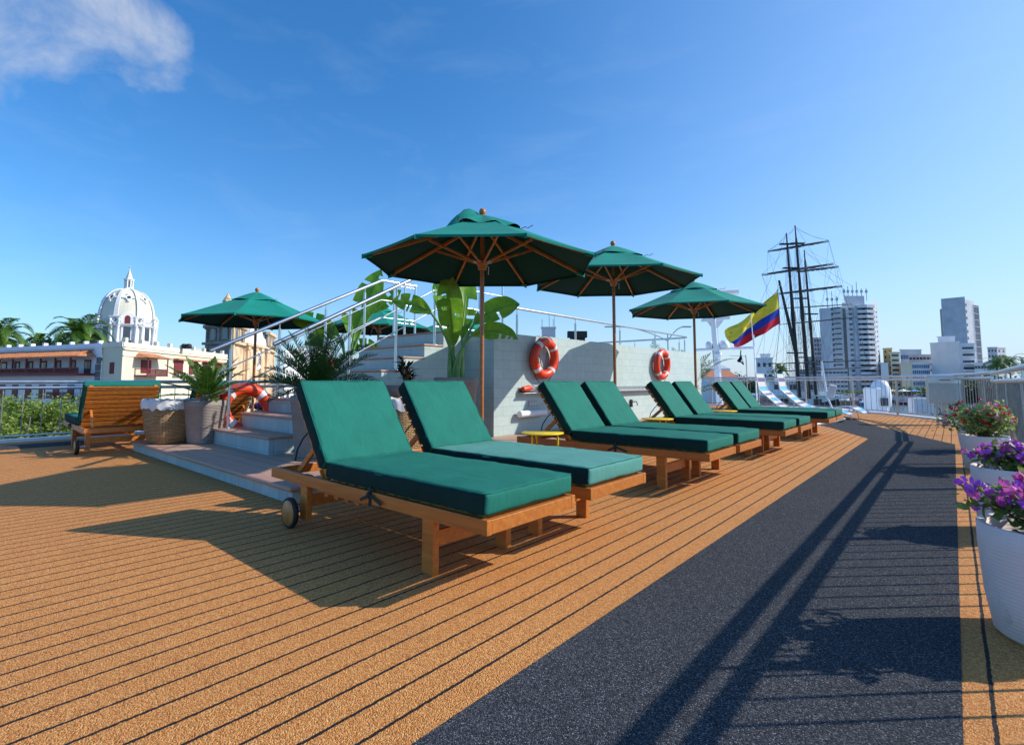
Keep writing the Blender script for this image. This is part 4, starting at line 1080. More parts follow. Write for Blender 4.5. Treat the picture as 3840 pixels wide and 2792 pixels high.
# bougainvilleas in white pots along the railing
def boug(name, label, loc, r, h, cols, seed, spread=.34, height=.34, n_leaf=620, n_fl=80, lsize=.05, lean=(0, 0), stemn=16):
    rnd = random.Random(seed)
    t = thing(name, label, 'potted flowers', loc, rnd.uniform(0, 3), 'bougainvilleas in pots')
    p = MB().lathe([(0, 0), (r * .80, 0), (r * .86, .012), (r * .95, h * .35), (r, h * .8), (r * 1.0, h), (r * .985, h + .004), (r * .89, h), (r * .885, h * .85), (0, h * .82)], n=64, close=False).build('pot', M['pot_white'], t)
    MB().lathe([(0, h * .86), (r * .6, h * .855), (r * .885, h * .84)], n=32, close=False).build('soil', M['soil'], p)
    st = MB(); lf = MB(); fls = [MB() for _ in cols]
    tips = []
    for i in range(stemn):
        az = rnd.uniform(0, 2 * PI); rr = spread * rnd.uniform(.4, 1.15); hh = height * rnd.uniform(.45, 1.1)
        a = Vector((rnd.uniform(-.05, .05), rnd.uniform(-.05, .05), h * .84)); c = Vector((math.cos(az) * rr + lean[0], math.sin(az) * rr + lean[1], h + hh * (1 - .45 * rr / spread)))
        m = a.lerp(c, .5) + Vector((0, 0, .10)); pts = [a * (1 - u) ** 2 + m * 2 * u * (1 - u) + c * u * u for u in [k / 10 for k in range(11)]]
        st.tube(pts, [.006 - .0004 * k for k in range(11)], 5, cap=False); tips.append(pts)
    for i in range(n_leaf):
        pts = rnd.choice(tips); k = rnd.randrange(3, 11); q = pts[k] + Vector((rnd.gauss(0, .025), rnd.gauss(0, .025), rnd.gauss(0, .02)))
        d = Vector((rnd.gauss(0, 1), rnd.gauss(0, 1), rnd.gauss(.15, .7))).normalized(); s_ = lsize * rnd.uniform(.5, 1.15)
        u = d.cross(Vector((rnd.gauss(0, .4), rnd.gauss(0, .4), 1))).normalized() * s_ * .32; nn = d.cross(u).normalized() * s_ * .10
        lf.add([q, q + d * s_ * .35 + u + nn, q + d * s_ * .75 + u * .7 + nn, q + d * s_, q + d * s_ * .75 - u * .7 + nn, q + d * s_ * .35 - u + nn, q + d * s_ * .5], [(0, 1, 6), (1, 2, 6), (2, 3, 6), (3, 4, 6), (4, 5, 6), (5, 0, 6)], True)
    # blooms: clusters of three papery bracts
    zs = []
    for i in range(n_fl):
        pts = tips[rnd.randrange(len(tips))] if i % 3 else tips[(i * 5) % len(tips)]; ci = tips.index(pts) % len(cols) if rnd.random() < .8 else rnd.randrange(len(cols))
        q = pts[rnd.randrange(6, 11)] + Vector((rnd.gauss(0, .03), rnd.gauss(0, .03), rnd.gauss(.01, .02)))
        ax = Vector((rnd.gauss(0, .8), rnd.gauss(0, .8), rnd.uniform(.1, 1))).normalized(); o = ax.orthogonal().normalized()
        for k in range(3):
            w_ = Matrix.Rotation(k * 2 * PI / 3, 3, ax) @ o; v = ax.cross(w_); s_ = lsize * .72 * rnd.uniform(.75, 1.15)
            fls[ci].add([q, q + w_ * s_ * .35 + v * s_ * .42 + ax * s_ * .35, q + w_ * s_ * .55 + ax * s_ * .95, q + w_ * s_ * .35 - v * s_ * .42 + ax * s_ * .35, q + w_ * s_ * .62 + ax * s_ * .45], [(0, 1, 4), (1, 2, 4), (2, 3, 4), (3, 0, 4)], True)
    st.build('stems', M['boug_stem'], t); lf.build('leaves', M['boug_pale' if len(cols) > 1 and cols[0] == 'bract_pink' else 'boug_leaf'], t)
    nm = {'bract_red': 'red_flowers', 'bract_pink': 'pink_flowers', 'bract_purple': 'purple_flowers', 'bract_magenta': 'magenta_flowers'}
    for c_, m_ in zip(cols, fls): m_.build(nm[c_], M[c_], t)
    return t
boug('potted_bougainvillea', 'large white pot of magenta and violet bougainvillea nearest the camera at the right edge', (.265, 2.93, 0), .225, .425, ['bract_magenta', 'bract_purple'], 3, .24, .22, 620, 120, .056, (.0, .02), 22)
boug('potted_bougainvillea', 'white pot of bright purple bougainvillea second from the camera', (.27, 4.75, 0), .215, .43, ['bract_purple', 'bract_magenta'], 12, .22, .17, 520, 150, .048, (.04, 0), 18)
boug('potted_bougainvillea', 'white pot of red and pink variegated bougainvillea third from the camera', (.235, 7.95, 0), .215, .385, ['bract_pink', 'bract_red'], 27, .36, .42, 2400, 90, .052, (-.02, 0), 34)
boug('potted_bougainvillea', 'farthest white pot of red bougainvillea, mostly hidden behind the third pot', (.22, 9.95, 0), .215, .385, ['bract_red', 'bract_pink'], 41, .30, .40, 800, 60, .050, (-.12, 0), 24)
for i, (y, lb) in enumerate(((4.65, 'pink bougainvillea pot glimpsed through the lying life ring, left one'), (5.15, 'pink bougainvillea pot glimpsed between the life ring and the parasol pole, right one'))):
    boug('potted_bougainvillea', lb, (-10.95, y, 0), .22, .40, ['bract_purple', 'bract_pink'], 50 + i, .30, .22, 600, 150, .055)
# ------------------------------------------------------------------ harbour, quay and city
struct('water', MB().add([(-4000, -4000, -5.2), (4000, -4000, -5.2), (4000, 4000, -5.2), (-4000, 4000, -5.2)], [(0, 1, 2, 3)]), M['water'])
def camxy(r, f): v = FW * f + RT * r; return (v.x, v.y)
GL = -4.6
struct('left_quay', MB().prism([camxy(-160, -40), camxy(-14, 2), camxy(-14.5, 12), camxy(-12, 19), camxy(-8, 30), camxy(2, 60), camxy(40, 130), camxy(80, 165), camxy(420, 150), camxy(3000, 1800), camxy(0, 3500), camxy(-3500, 1500), camxy(-1500, -900)][::-1], -7, GL), M['ground'])
qw = MB(); A_, B_ = Vector((*camxy(79.5, 164.4), 0)), Vector((*camxy(420, 149.3), 0))
qw.beam(A_ + Vector((0, 0, GL + .2)), B_ + Vector((0, 0, GL + .2)), 1.4, 1.0)
struct('quay_edge', qw, M['conc'])

def facade(A, B):
    A = Vector((A[0], A[1], 0)); B = Vector((B[0], B[1], 0)); d = (B - A); Ln = d.length; d.normalize(); n = Vector((d.y, -d.x, 0))
    if n.dot(-A) < 0: n = -n
    def bx(mb, u0, u1, z0, z1, o0, o1):
        P = [A + d * u0 + n * o0, A + d * u1 + n * o0, A + d * u1 + n * o1, A + d * u0 + n * o1]
        mb.prism([(p.x, p.y) for p in P], z0, z1); return mb
    bx.L = Ln; bx.p = lambda u, z, o=0: A + d * u + n * o + Vector((0, 0, z)); bx.d = d; bx.n = n
    return bx
def quad_from(A, B, depth):
    A = Vector((A[0], A[1], 0)); B = Vector((B[0], B[1], 0)); d = (B - A).normalized(); n = Vector((d.y, -d.x, 0))
    if n.dot(-A) < 0: n = -n
    Ab = A * (1 + depth / A.length); Bb = B * (1 + depth / B.length)
    return [(A.x, A.y), (B.x, B.y), (Bb.x, Bb.y), (Ab.x, Ab.y)]

# --- white convent with the long maroon balcony
A = XY(-90, 52); B = XY(100, 40.5)
f = facade(A, B); zt = ZZ(1300 / 3.75, 40.5)
cv = thing('colonial_building', 'long whitewashed building with maroon balcony and terracotta balcony roof on the left', 'building', (*B, GL), world=True)
MB().prism(quad_from(A, B, 14), GL, zt).build('wall', M['wall_white'], cv)
mb = MB(); f(mb, 0, f.L, zt - .02, zt + .32, -.35, .08)
k = 0
while k < f.L: f(mb, k, k + .25, zt + .32, zt + .55, -.3, .0); k += 1.9
mb.build('parapet', M['wall_white'], cv)
zr0, zr1 = ZZ(1331 / 3.75, 38.9), ZZ(1308 / 3.75, 40); ue = f.L - .6
mb = MB()
a0, a1, b0, b1 = f.p(0, zr1, .01), f.p(ue - .9, zr1, .01), f.p(0, zr0, 1.5), f.p(ue, zr0, 1.5)
mb.add([a0, a1, b1, b0, a0 - Vector((0, 0, .14)), a1 - Vector((0, 0, .14)), b1 - Vector((0, 0, .12)), b0 - Vector((0, 0, .12)), f.p(ue, zr0, .01)], [(0, 1, 2, 3), (4, 7, 6, 5), (3, 2, 6, 7), (1, 8, 2)])
u = .15
while u < ue - .2:
    mb.tube([f.p(u, zr1 + .02, .05), f.p(u + .03, zr0 + .02, 1.52)], .055, 5, smooth=True); u += .26
mb.build('balcony_roof', M['rooftile'], cv)
zb0, zb1 = ZZ(1405 / 3.75, 40), ZZ(1380 / 3.75, 40)
mb = MB(); f(mb, 0, ue, zb0 - .02, zb0 + .14, .0, 1.3); mb.build('balcony_floor', M['maroon'], cv)
mb = MB(); f(mb, 0, ue, zb1, zb1 + .08, 1.2, 1.28); f(mb, 0, ue, zb0 + .18, zb0 + .24, 1.2, 1.27)
u = .1
while u < ue: f(mb, u, u + .035, zb0 + .14, zb1, 1.22, 1.26); u += .115
mb.build('balustrade', M['maroon'], cv)
nw = 14; ws = (ue - .5) / 13.2; zd1 = ZZ(1346 / 3.75, 40.5)
for k in range(nw):
    u = ue - 1.1 - k * 2.03
    if u < 0: break
    mb = MB(); f(mb, u - .42, u + .42, zb0 + .15, zd1, -.02, .05); o = mb.build('balcony_door', M['maroon'], cv)
    mb = MB(); f(mb, u + .02 if k % 3 else u - .3, u + .36, zb0 + .3, zd1 - .15, .051, .056); mb.build('opening', M['glass_dark'], o)
    mb = MB(); f(mb, u - .06, u + .04, zb0 + .1, zr0, 1.16, 1.26); mb.build('balcony_post', M['maroon'], cv)
    mb = MB(); f(mb, u - .42, u + .42, ZZ(1500 / 3.75, 40), ZZ(1442 / 3.75, 40), -.02, .06); mb.build('shutter', M['maroon'], cv)
mb = MB(); f(mb, f.L - 5.2, f.L - 2.2, ZZ(1495 / 3.75, 40), ZZ(1492 / 3.75, 40), 0, 1.0)
u = f.L - 5.2
while u < f.L - 2.2: f(mb, u, u + .04, ZZ(1493 / 3.75, 40), ZZ(1471 / 3.75, 40), .92, .96); u += .14
f(mb, f.L - 5.2, f.L - 2.2, ZZ(1471 / 3.75, 40), ZZ(1469 / 3.75, 40), .9, .98)
mb.build('low_balcony', M['maroon'], cv)
rnd = random.Random(2); mb = MB()
k = 0
while GL + 1 + k * .55 < zt - .9:
    z0 = GL + 1 + k * .55; f(mb, f.L - .45 - rnd.uniform(0, .30), f.L + .01, z0, z0 + .50, .0, .07); k += 1
mb.build('corner_quoins', M['cobble'], cv)

# --- cream building with parapet and small balcony
A2 = XY(121, 39.5); B1 = XY(101, 40.6); C2 = XY(226, 58)
cr = thing('cream_building', 'cream fortress-like building with parapet, maroon windows and a roofed balcony', 'building', (*A2, GL), world=True)
zc = ZZ(1297 / 3.75, 39.5)
a, b, c = Vector(B1), Vector(A2), Vector(C2); back = FW.xy * 16
MB().prism([tuple(a), tuple(b), tuple(c), tuple(c * 1.10), tuple(a * 1.25)], GL, zc).build('wall', M['cream'], cr)
fL = facade(B1, A2); fR = facade(A2, C2)
mb = MB(); fR(mb, 0, fR.L, zc - .25, zc - .12, 0, .12); fR(mb, 0, fR.L, zc - .75, zc - .68, 0, .06); fR(mb, 0, fR.L, zc - .02, zc + .35, -.3, .06)
u = .2
while u < fR.L: fR(mb, u, u + .35, zc + .35, zc + .72, -.25, .03); u += 2.15
fL(mb, 0, fL.L, zc - .02, zc + .35, -.3, .06)
mb.build('parapet', M['cream_dome'], cr)
mb = MB(); fL(mb, fL.L * .42, fL.L * .62, ZZ(1400 / 3.75, 40), ZZ(1357 / 3.75, 40), -.02, .05); mb.build('window', M['maroon'], cr)
def uat(f_, px):     # length along the facade under column px
    d, ff = ray(px, 381); A = f_.p(0, 0); dd = f_.d; den = d.x * dd.y - d.y * dd.x
    return (A.y * d.x - A.x * d.y) / -(d.x * dd.y - d.y * dd.x) if abs(den) > 1e-9 else 0
def depth_at(f_, u): p = f_.p(u, 0); return p.dot(FW)
u0 = uat(fR, 1120 * .4852 / 3.75); D0 = depth_at(fR, u0); w_ = 1.55
mb = MB(); fR(mb, u0 - .7, u0 + .7, ZZ((950 + 922 * .4852) / 3.75, D0), ZZ((950 + 822 * .4852) / 3.75, D0), -.02, .05); mb.build('balcony_door', M['maroon'], cr)
bz0, bz1 = ZZ((950 + 938 * .4852) / 3.75, D0), ZZ((950 + 892 * .4852) / 3.75, D0)
mb = MB(); fR(mb, u0 - w_, u0 + w_, bz0 - .1, bz0, 0, 1.0); fR(mb, u0 - w_, u0 + w_, bz1 - .06, bz1, .92, 1.0)
for s in (u0 - w_, u0 + w_ - .06): fR(mb, s, s + .06, bz1 - .06, bz1, 0, .95)
k = u0 - w_
while k < u0 + w_: fR(mb, k, k + .04, bz0, bz1 - .06, .94, .98); k += .13
mb.build('balcony', M['maroon'], cr)
rz0, rz1 = ZZ((950 + 808 * .4852) / 3.75, D0), ZZ((950 + 770 * .4852) / 3.75, D0)
mb = MB(); mb.add([fR.p(u0 - 1.1, rz1, .01), fR.p(u0 + 1.1, rz1, .01), fR.p(u0 + 1.9, rz0, 1.3), fR.p(u0 - 1.9, rz0, 1.3), fR.p(u0 - 1.7, rz0, .01), fR.p(u0 + 1.7, rz0, .01)], [(0, 1, 2, 3), (0, 3, 4), (1, 5, 2), (3, 2, 5, 4)]); mb.build('balcony_roof', M['rooftile'], cr)
for s in (-1, 1):
    mb = MB(); mb.tube([fR.p(u0 + s * 1.45, bz0, .96), fR.p(u0 + s * 1.45, rz0, .96)], .05, 6); mb.build('balcony_post', M['maroon'], cr)
for px in (665, 720, 770, 815):
    u = uat(fR, px / 3.75); D = depth_at(fR, u)
    mb = MB(); fR(mb, u - .75, u + .75, ZZ((950 + 940 * .4852) / 3.75, 52), ZZ((950 + 838 * .4852) / 3.75, 52), -.02, .08); o = mb.build('window', M['maroon'], cr)
    mb = MB(); fR(mb, u - 1.0, u + 1.0, ZZ((950 + 836 * .4852) / 3.75, 52), ZZ((950 + 826 * .4852) / 3.75, 52), 0, .5); mb.build('window_hood', M['rooftile'], o)
    mb = MB(); fR(mb, u - .95, u + .95, ZZ((950 + 944 * .4852) / 3.75, 52), ZZ((950 + 938 * .4852) / 3.75, 52), 0, .4); mb.build('sill', M['dome_white'], o)
# black water tanks on the roofs
for px, D in ((182.5, 48), (187, 48)) :
    q = XY(px, D); z = zc + .08
    tag(MB().lathe([(0, 0), (.24, 0), (.26, .2), (.24, .36), (.15, .45), (0, .46)], (q.x, q.y, z + .3), 18, close=False).build('water_tank', M['black'], loc=(q.x, q.y, z)), 'black water tank on the cream roof, ' + ('left of the two' if px < 185 else 'right of the two'), 'water tank', 'black water tanks')
for px, D in ((197 * .0 + 253 / 1.0 * 0 + 366 * 0 + 124.0, 43), (97.0 * 1.0 - 5, 43)):
    q = XY(px, D); tag(MB().lathe([(0, 0), (.26, 0), (.32, .7), (.34, .75), (0, .75)], (q.x, q.y, zc), 18, close=False).build('roof_tub', M['black'], loc=(q.x, q.y, zc)), 'dark round tub on the roof edge ' + ('below the dome' if px > 110 else 'left of the dome'), 'tub', 'dark tubs on the roof edge')

# --- the white dome
DD = 110.0
cxd, cyd = XY(123.0, DD)
def dz(py): return ZZ(py, DD)
k_ = DD / F
dm = thing('domed_church_crossing', 'great white and cream ribbed dome with lantern, round windows and sculpted drum', 'dome', (cxd, cyd, GL), world=True)
r_d = 23.2 * k_        # dome radius at the spring line
zs, zt_ = dz(321), dz(289.3)
n8 = 8; ph = YAW + PI / 8 + R(-6)
def ring_pt(r, a, z): return Vector((cxd + r * math.cos(a), cyd + r * math.sin(a), z))
# shell: eight curved gores
mb = MB(); NV = 14
prof = []
for i in range(NV + 1):
    u = i / NV; ang_ = u * PI / 2 * .93
    prof.append((r_d * math.cos(ang_) ** .78, zs + (zt_ - zs) * math.sin(ang_) ** 1.0 / math.sin(PI / 2 * .93)))
vs = []; SUB = 6
for r, z in prof:
    for k in range(n8):
        for j in range(SUB):
            a = ph + (k + j / SUB) * 2 * PI / n8; q = math.cos(PI / n8) / math.cos((j / SUB - .5) * 2 * PI / n8)
            q = q * .5 + .5; vs.append(ring_pt(r * q, a, z))
n_ = n8 * SUB
mb.add(vs, [(i * n_ + k, i * n_ + (k + 1) % n_, (i + 1) * n_ + (k + 1) % n_, (i + 1) * n_ + k) for i in range(NV) for k in range(n_)], False)
mb.build('shell', M['cream_dome'], dm)
for k in range(n8):
    a = ph + k * 2 * PI / n8; mb = MB(); pts = [ring_pt(r * 1.008, a, z) for r, z in prof]
    tg = Vector((-math.sin(a), math.cos(a), 0)); vs = []
    for i, p in enumerate(pts):
        wd = (.42 - .22 * i / len(pts)); o = Vector((math.cos(a), math.sin(a), .5)).normalized() * .20
        vs += [p - tg * wd, p + tg * wd, p + tg * wd + o, p - tg * wd + o]
    m = len(pts); mb.add(vs, [(4 * i + 3, 4 * i + 2, 4 * i + 6, 4 * i + 7) for i in range(m - 1)] + [(4 * i, 4 * i + 3, 4 * i + 7, 4 * i + 4) for i in range(m - 1)] + [(4 * i + 2, 4 * i + 1, 4 * i + 5, 4 * i + 6) for i in range(m - 1)])
    mb.build('rib', M['dome_white'], dm)
# oculi
for k in range(n8):
    a = ph + (k + .5) * 2 * PI / n8; i = 7; r, z = prof[i]; r *= .965
    c = ring_pt(r, a, z); nr = (Vector((math.cos(a), math.sin(a), .55))).normalized(); tg = Vector((-math.sin(a), math.cos(a), 0)); up = nr.cross(tg).normalized()
    if up.z < 0: up = -up
    o = MB(); o.torus(c + nr * .12, .50, .17, tg, up, 24, 8)
    for s_ in (tg, -tg, up, -up): o.beam(c + s_ * .6 + nr * .1, c + s_ * 1.05 + nr * .1, .35, .3, nr)
    oo = o.build('oculus', M['dome_white'], dm)
    q = MB(); pts = [c + nr * .14 + (tg * math.cos(2 * PI * j / 16) + up * math.sin(2 * PI * j / 16)) * .42 for j in range(16)]; q.add(pts, [tuple(range(16))]); q.build('pane', M['glass_dark'], oo)
# lantern
zl0, zl1, zl2, zl3 = dz(289.5), dz(280.5), dz(279), dz(269.8)
rl_ = 3.5 * k_
mb = MB().lathe([(rl_ * 1.3, zl0 - .3), (rl_ * 1.3, zl0 + .35), (rl_ * 1.05, zl0 + .45), (rl_ * .62, zl0 + .5), (rl_ * .62, zl1), (rl_ * 1.2, zl1), (rl_ * 1.4, zl2 - .1), (rl_ * 1.4, zl2), (0, zl2 + .05)], (cxd, cyd, 0), 8, smooth=False, rot=ph, close=False)
for k in range(8):
    a = ph + k * PI / 4; mb.tube([ring_pt(rl_ * .98, a, zl0 + .4), ring_pt(rl_ * .98, a, zl1)], .16, 8)
ln = mb.build('lantern', M['dome_white'], dm)
for k in range(8):
    a = ph + (k + .5) * PI / 4; c = ring_pt(rl_ * .66, a, (zl0 + zl1) / 2 + .2); tg = Vector((-math.sin(a), math.cos(a), 0)); h_ = (zl1 - zl0) * .30
    MB().add([c - tg * .16 - Vector((0, 0, h_)), c + tg * .16 - Vector((0, 0, h_)), c + tg * .16 + Vector((0, 0, h_ * .7)), c + Vector((0, 0, h_)), c - tg * .16 + Vector((0, 0, h_ * .7))], [(0, 1, 2, 3, 4)]).build('lantern_window', M['glass_dark'], ln)
sp_ = MB().lathe([(rl_ * .98, zl2), (rl_ * .12, zl3), (0, zl3 + .1)], (cxd, cyd, 0), 8, smooth=False, rot=ph, close=False).build('spire', M['cream_dome'], dm)
mb = MB().tube([(cxd, cyd, zl3), (cxd, cyd, zl3 + .95)], .05, 6); mb.beam((cxd - RT.x * .35, cyd - RT.y * .35, zl3 + .65), (cxd + RT.x * .35, cyd + RT.y * .35, zl3 + .65), .08, .08); mb.ball((cxd, cyd, zl3 + .1), .16, 8); mb.build('cross', M['dome_white'], sp_)
# drum: three diminishing tiers with paired columns and arched windows
zd0, zd1, zd2 = dz(343), dz(326.3), dz(321)
R1 = 24.0 * k_
mb = MB().lathe([(R1 * 1.0, GL), (R1 * 1.0, zd1 - .3), (R1 * 1.10, zd1 - .25), (R1 * 1.13, zd1), (R1 * 1.0, zd1 + .1), (R1 * .97, zd2 + .1), (R1 * 1.03, zd2 + .15), (R1 * 1.0, zd2 + .4)], (cxd, cyd, 0), 8, smooth=False, rot=ph)
mb.build('drum', M['dome_white'], dm)
for k in range(8):
    a0 = ph + k * PI / 4
    for s_ in (-1, 1):
        a = a0 + s_ * .11
        MB().lathe([(.34, zd0), (.34, zd0 + .3), (.26, zd0 + .4), (.23, zd1 - .7), (.34, zd1 - .45), (.36, zd1 - .26)], tuple(ring_pt(R1 * 1.05, a, 0)), 12).build('column', M['dome_white'], dm)
    # corner ornaments with scrolls above the cornice
    mb = MB(); c = ring_pt(R1 * 1.06, a0, zd1); d = Vector((math.cos(a0), math.sin(a0), 0)); tg = Vector((-d.y, d.x, 0))
    mb.torus(c + Vector((0, 0, .95)) - d * .1, .62, .24, tg, Vector((0, 0, 1)), 16, 8)
    for s_ in (-1, 1):
        q = c + tg * s_ * .75; mb.tube([q, q + Vector((0, 0, .5)), q + Vector((0, 0, 1.1)), q + Vector((0, 0, 1.35)), q + Vector((0, 0, 1.7))], [.30, .17, .30, .16, .05], 8)
    mb.beam(c - tg * 1.0 + Vector((0, 0, 1.65)), c + tg * 1.0 + Vector((0, 0, 1.65)), .5, .22)
    mb.build('corner_ornament', M['dome_white'], dm)
    am = a0 + PI / 8; d = Vector((math.cos(am), math.sin(am), 0)); tg = Vector((-d.y, d.x, 0)); c = ring_pt(R1 * .93, am, (zd0 + zd1) / 2); hh = (zd1 - zd0) * .38
    fr = MB(); fr.box((-.95, -.1, -hh - .2), (.95, .16, hh + .3)); fr.v = [c + tg * v.x - d * v.y * -1 + Vector((0, 0, v.z)) for v in fr.v]; fo = fr.build('window_frame', M['dome_white'], dm)
    pn = MB(); pn.box((-.62, .161, -hh), (.62, .17, hh)); pn.v = [c + tg * v.x + d * v.y + Vector((0, 0, v.z)) for v in pn.v]; po = pn.build('window_pane', M['glass_dark'], fo)
    # arched dormer on alternate faces above the cornice, with a maroon door
    if k % 2 == 0:
        c = ring_pt(R1 * 1.0, am, zd1 + .1); mb = MB(); pts = [(-1.15, 0), (1.15, 0), (1.15, 1.7)] + [(1.15 * math.cos(t_), 1.7 + .75 * math.sin(t_)) for t_ in [PI * j / 8 for j in range(1, 8)]] + [(-1.15, 1.7)]
        front = [c + tg * x + d * .2 + Vector((0, 0, z)) for x, z in pts]; bk = [p - d * 1.4 for p in front]; m = len(pts)
        mb.add(front + bk, [tuple(range(m)), tuple(range(2 * m - 1, m - 1, -1))] + [(i, i + m, (i + 1) % m + m, (i + 1) % m) for i in range(m)]); dr = mb.build('dormer', M['dome_white'], dm)
        pts = [(-.5, .1), (.5, .1), (.5, 1.4), (.3, 1.75), (0, 1.88), (-.3, 1.75), (-.5, 1.4)]
        MB().add([c + tg * x + d * .215 + Vector((0, 0, z)) for x, z in pts], [tuple(range(7))]).build('dormer_door', M['maroon'], dr)
    else:
        mb = MB(); c = ring_pt(R1 * .98, am, zd1 + .1)
        for j in range(13):
            q = c + tg * (-1.9 + j * .32); mb.tube([q, q + Vector((0, 0, .3)), q + Vector((0, 0, .8))], [.06, .11, .06], 6)
        mb.beam(c - tg * 2.1 + Vector((0, 0, .88)), c + tg * 2.1 + Vector((0, 0, .88)), .3, .14); mb.build('balustrade', M['dome_white'], dm)

# --- barrel vaulted nave between dome and towers
na, nb_ = XY(146, 92), XY(222, 98)
nv = thing('church_nave_roof', 'pale cream barrel-vaulted church roof between the dome and the bell towers', 'roof', (*na, GL), world=True)
mb = MB(); A3, B3 = Vector((*na, 0)), Vector((*nb_, 0)); dd = (B3 - A3).normalized(); nn = Vector((dd.y, -dd.x, 0)); rr = 6.0; zb = ZZ(347, 94) - rr * .55
vs = []; m = 12
for e in (A3 - dd * 2, B3 + dd * 1):
    for j in range(m + 1):
        t_ = PI * j / m; vs.append(e + nn * rr * math.cos(t_) + Vector((0, 0, zb + rr * .55 * math.sin(t_))))
mb.add(vs, [(j, j + 1, m + 1 + j + 1, m + 1 + j) for j in range(m)], True)
mb.build('vault', M['cream_dome'], nv)
MB().prism([tuple((A3 - dd * 2 + nn * rr).xy), tuple((B3 + dd * 1 + nn * rr).xy), tuple((B3 + dd * 1 - nn * rr).xy), tuple((A3 - dd * 2 - nn * rr).xy)], GL, zb).build('wall', M['cream'], nv)

# --- twin-towered stone church front
def bell_tower(t, px0, px1, px2, D0, D1, D2, py_top, py_c, py_c2, cap_px=None):
    P0, P1, P2 = XY(px0, D0), XY(px1, D1), XY(px2, D2); bk = (P0 + P2) - P1
    zt = ZZ(py_top, D1); z1 = ZZ(py_c, D1)
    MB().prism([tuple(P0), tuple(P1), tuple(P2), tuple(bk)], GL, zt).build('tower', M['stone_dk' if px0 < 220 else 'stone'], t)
    for (a, b, mt) in ((P0, P1, 'stone_dk'), (P1, P2, 'stone')):  # left faces get the darker stone, right faces the warmer one
        g = facade(a, b); mb = MB()
        for zc_, ov, th in ((zt, .45, .45), (z1, .5, .35), (zt - (zt - z1) * .18, .2, .15), (z1 - 4.2, .35, .3)):
            g(mb, -.3, g.L + .3, zc_ - th, zc_, -.05, ov)
        for u in (.02, g.L * .47, g.L - .47): g(mb, u, u + .42, z1, zt - .45, -.05, .16)
        for u in (.02, g.L - .62): g(mb, u, u + .6, GL, z1 - .35, -.05, .2)
        g(mb, -.02, g.L + .02, GL, z1 - .34, -.2, .021)
        mb.build('stone_facing', M[mt], t)
        for u in (g.L * .27, g.L * .74):
            w_ = g.L * .085; zo0 = z1 + (zt - z1) * .12; zo1 = z1 + (zt - z1) * .58
            pts = [(-w_, zo0), (w_, zo0), (w_, zo1)] + [(w_ * math.cos(q), zo1 + w_ * math.sin(q)) for q in [PI * j / 8 for j in range(1, 8)]] + [(-w_, zo1)]
            fr = MB(); outer = [g.p(u + x * 1.45, zo0 + (z - zo0) * 1.08, .10) for x, z in pts]; fr.add(outer, [tuple(range(len(pts)))]); fo = fr.build('arch_surround', M[mt], t)
            MB().add([g.p(u + x, z, .12) for x, z in pts], [tuple(range(len(pts)))]).build('belfry_opening', M['glass_dark'], fo)
    c = (P0 + P2) / 2
    return c, zt
ch = thing('stone_church', 'weathered honey-stone church front with two bell towers behind the left parasol', 'church', (*XY(236, 70), GL), world=True)
c, zt = bell_tower(ch, 204.5, 230.5, 243, 73, 70, 75.5, 322.5, 340.5, 0)
for (ox, r0, zc_) in ((0, 2.1, zt),):
    k7 = 71 / F
    top = ZZ(1088 / 3.75, 72)
    zq = ZZ(1122 / 3.75, 72)
    MB().lathe([(8.2 * k7, zt), (7.2 * k7, zt + (zq - zt) * .55), (5.4 * k7, zt + (zq - zt) * .6)], (c.x, c.y, 0), 8, smooth=False, rot=YAW).build('tower_cap', M['stone'], ch)
    cx2 = XY(202.0, 72)
    cb = MB().lathe([(4.6 * k7, zt + (zq - zt) * .5), (4.6 * k7, zq), (5.3 * k7, zq), (5.3 * k7, zq + .15), (1.3 * k7, top - .3), (.4 * k7, top)], (c.x, c.y, 0), 8, smooth=False, rot=YAW + .2).build('pinnacle', M['stone'], ch)
# gable front between the towers
g0, g1 = XY(243.5, 75), XY(266, 84); g = facade(g0, g1)
zg = ZZ(343, 76)
MB().prism(quad_from(g0, g1, 10), GL, zg).build('nave_front', M['stone'], ch)
mb = MB()
for u in (.3, g.L * .36, g.L * .62, g.L - .9): g(mb, u, u + .75, GL, zg - .3, -.02, .35); g(mb, u - .15, u + .9, zg - 1.0, zg - .5, 0, .5)
g(mb, -.3, g.L + .3, zg - .4, zg, -.1, .6); g(mb, -.3, g.L + .3, zg - 8.2, zg - 7.9, -.1, .5); mb.build('pilasters', M['stone'], ch)
gp = [(0, 0), (g.L, 0), (g.L * .93, 1.2), (g.L * .80, 1.5), (g.L * .72, 3.0), (g.L * .60, 3.5), (g.L * .5, 5.0), (g.L * .4, 3.5), (g.L * .28, 3.0), (g.L * .2, 1.5), (g.L * .07, 1.2)]
mb = MB(); m = len(gp); vs = [g.p(x, zg + z, -.1) for x, z in gp] + [g.p(x, zg + z, -1.2) for x, z in gp]; mb.add(vs, [tuple(range(m)), tuple(range(2 * m - 1, m - 1, -1))] + [(i, (i + 1) % m, (i + 1) % m + m, i + m) for i in range(m)]); mb.build('scrolled_gable', M['dome_white'], ch)
cc = g.p(g.L * .52, ZZ(1350 / 3.75, 80), .05)
mb = MB(); mb.torus(cc, 1.35, .28, g.d, Vector((0, 0, 1)), 28, 8)
for q in range(6):
    a = q * PI / 6; v = g.d * math.cos(a) + Vector((0, 0, math.sin(a))); mb.beam(cc - v * 1.3, cc + v * 1.3, .10, .10, g.n)
ro = mb.build('rose_window', M['dome_white'], ch)
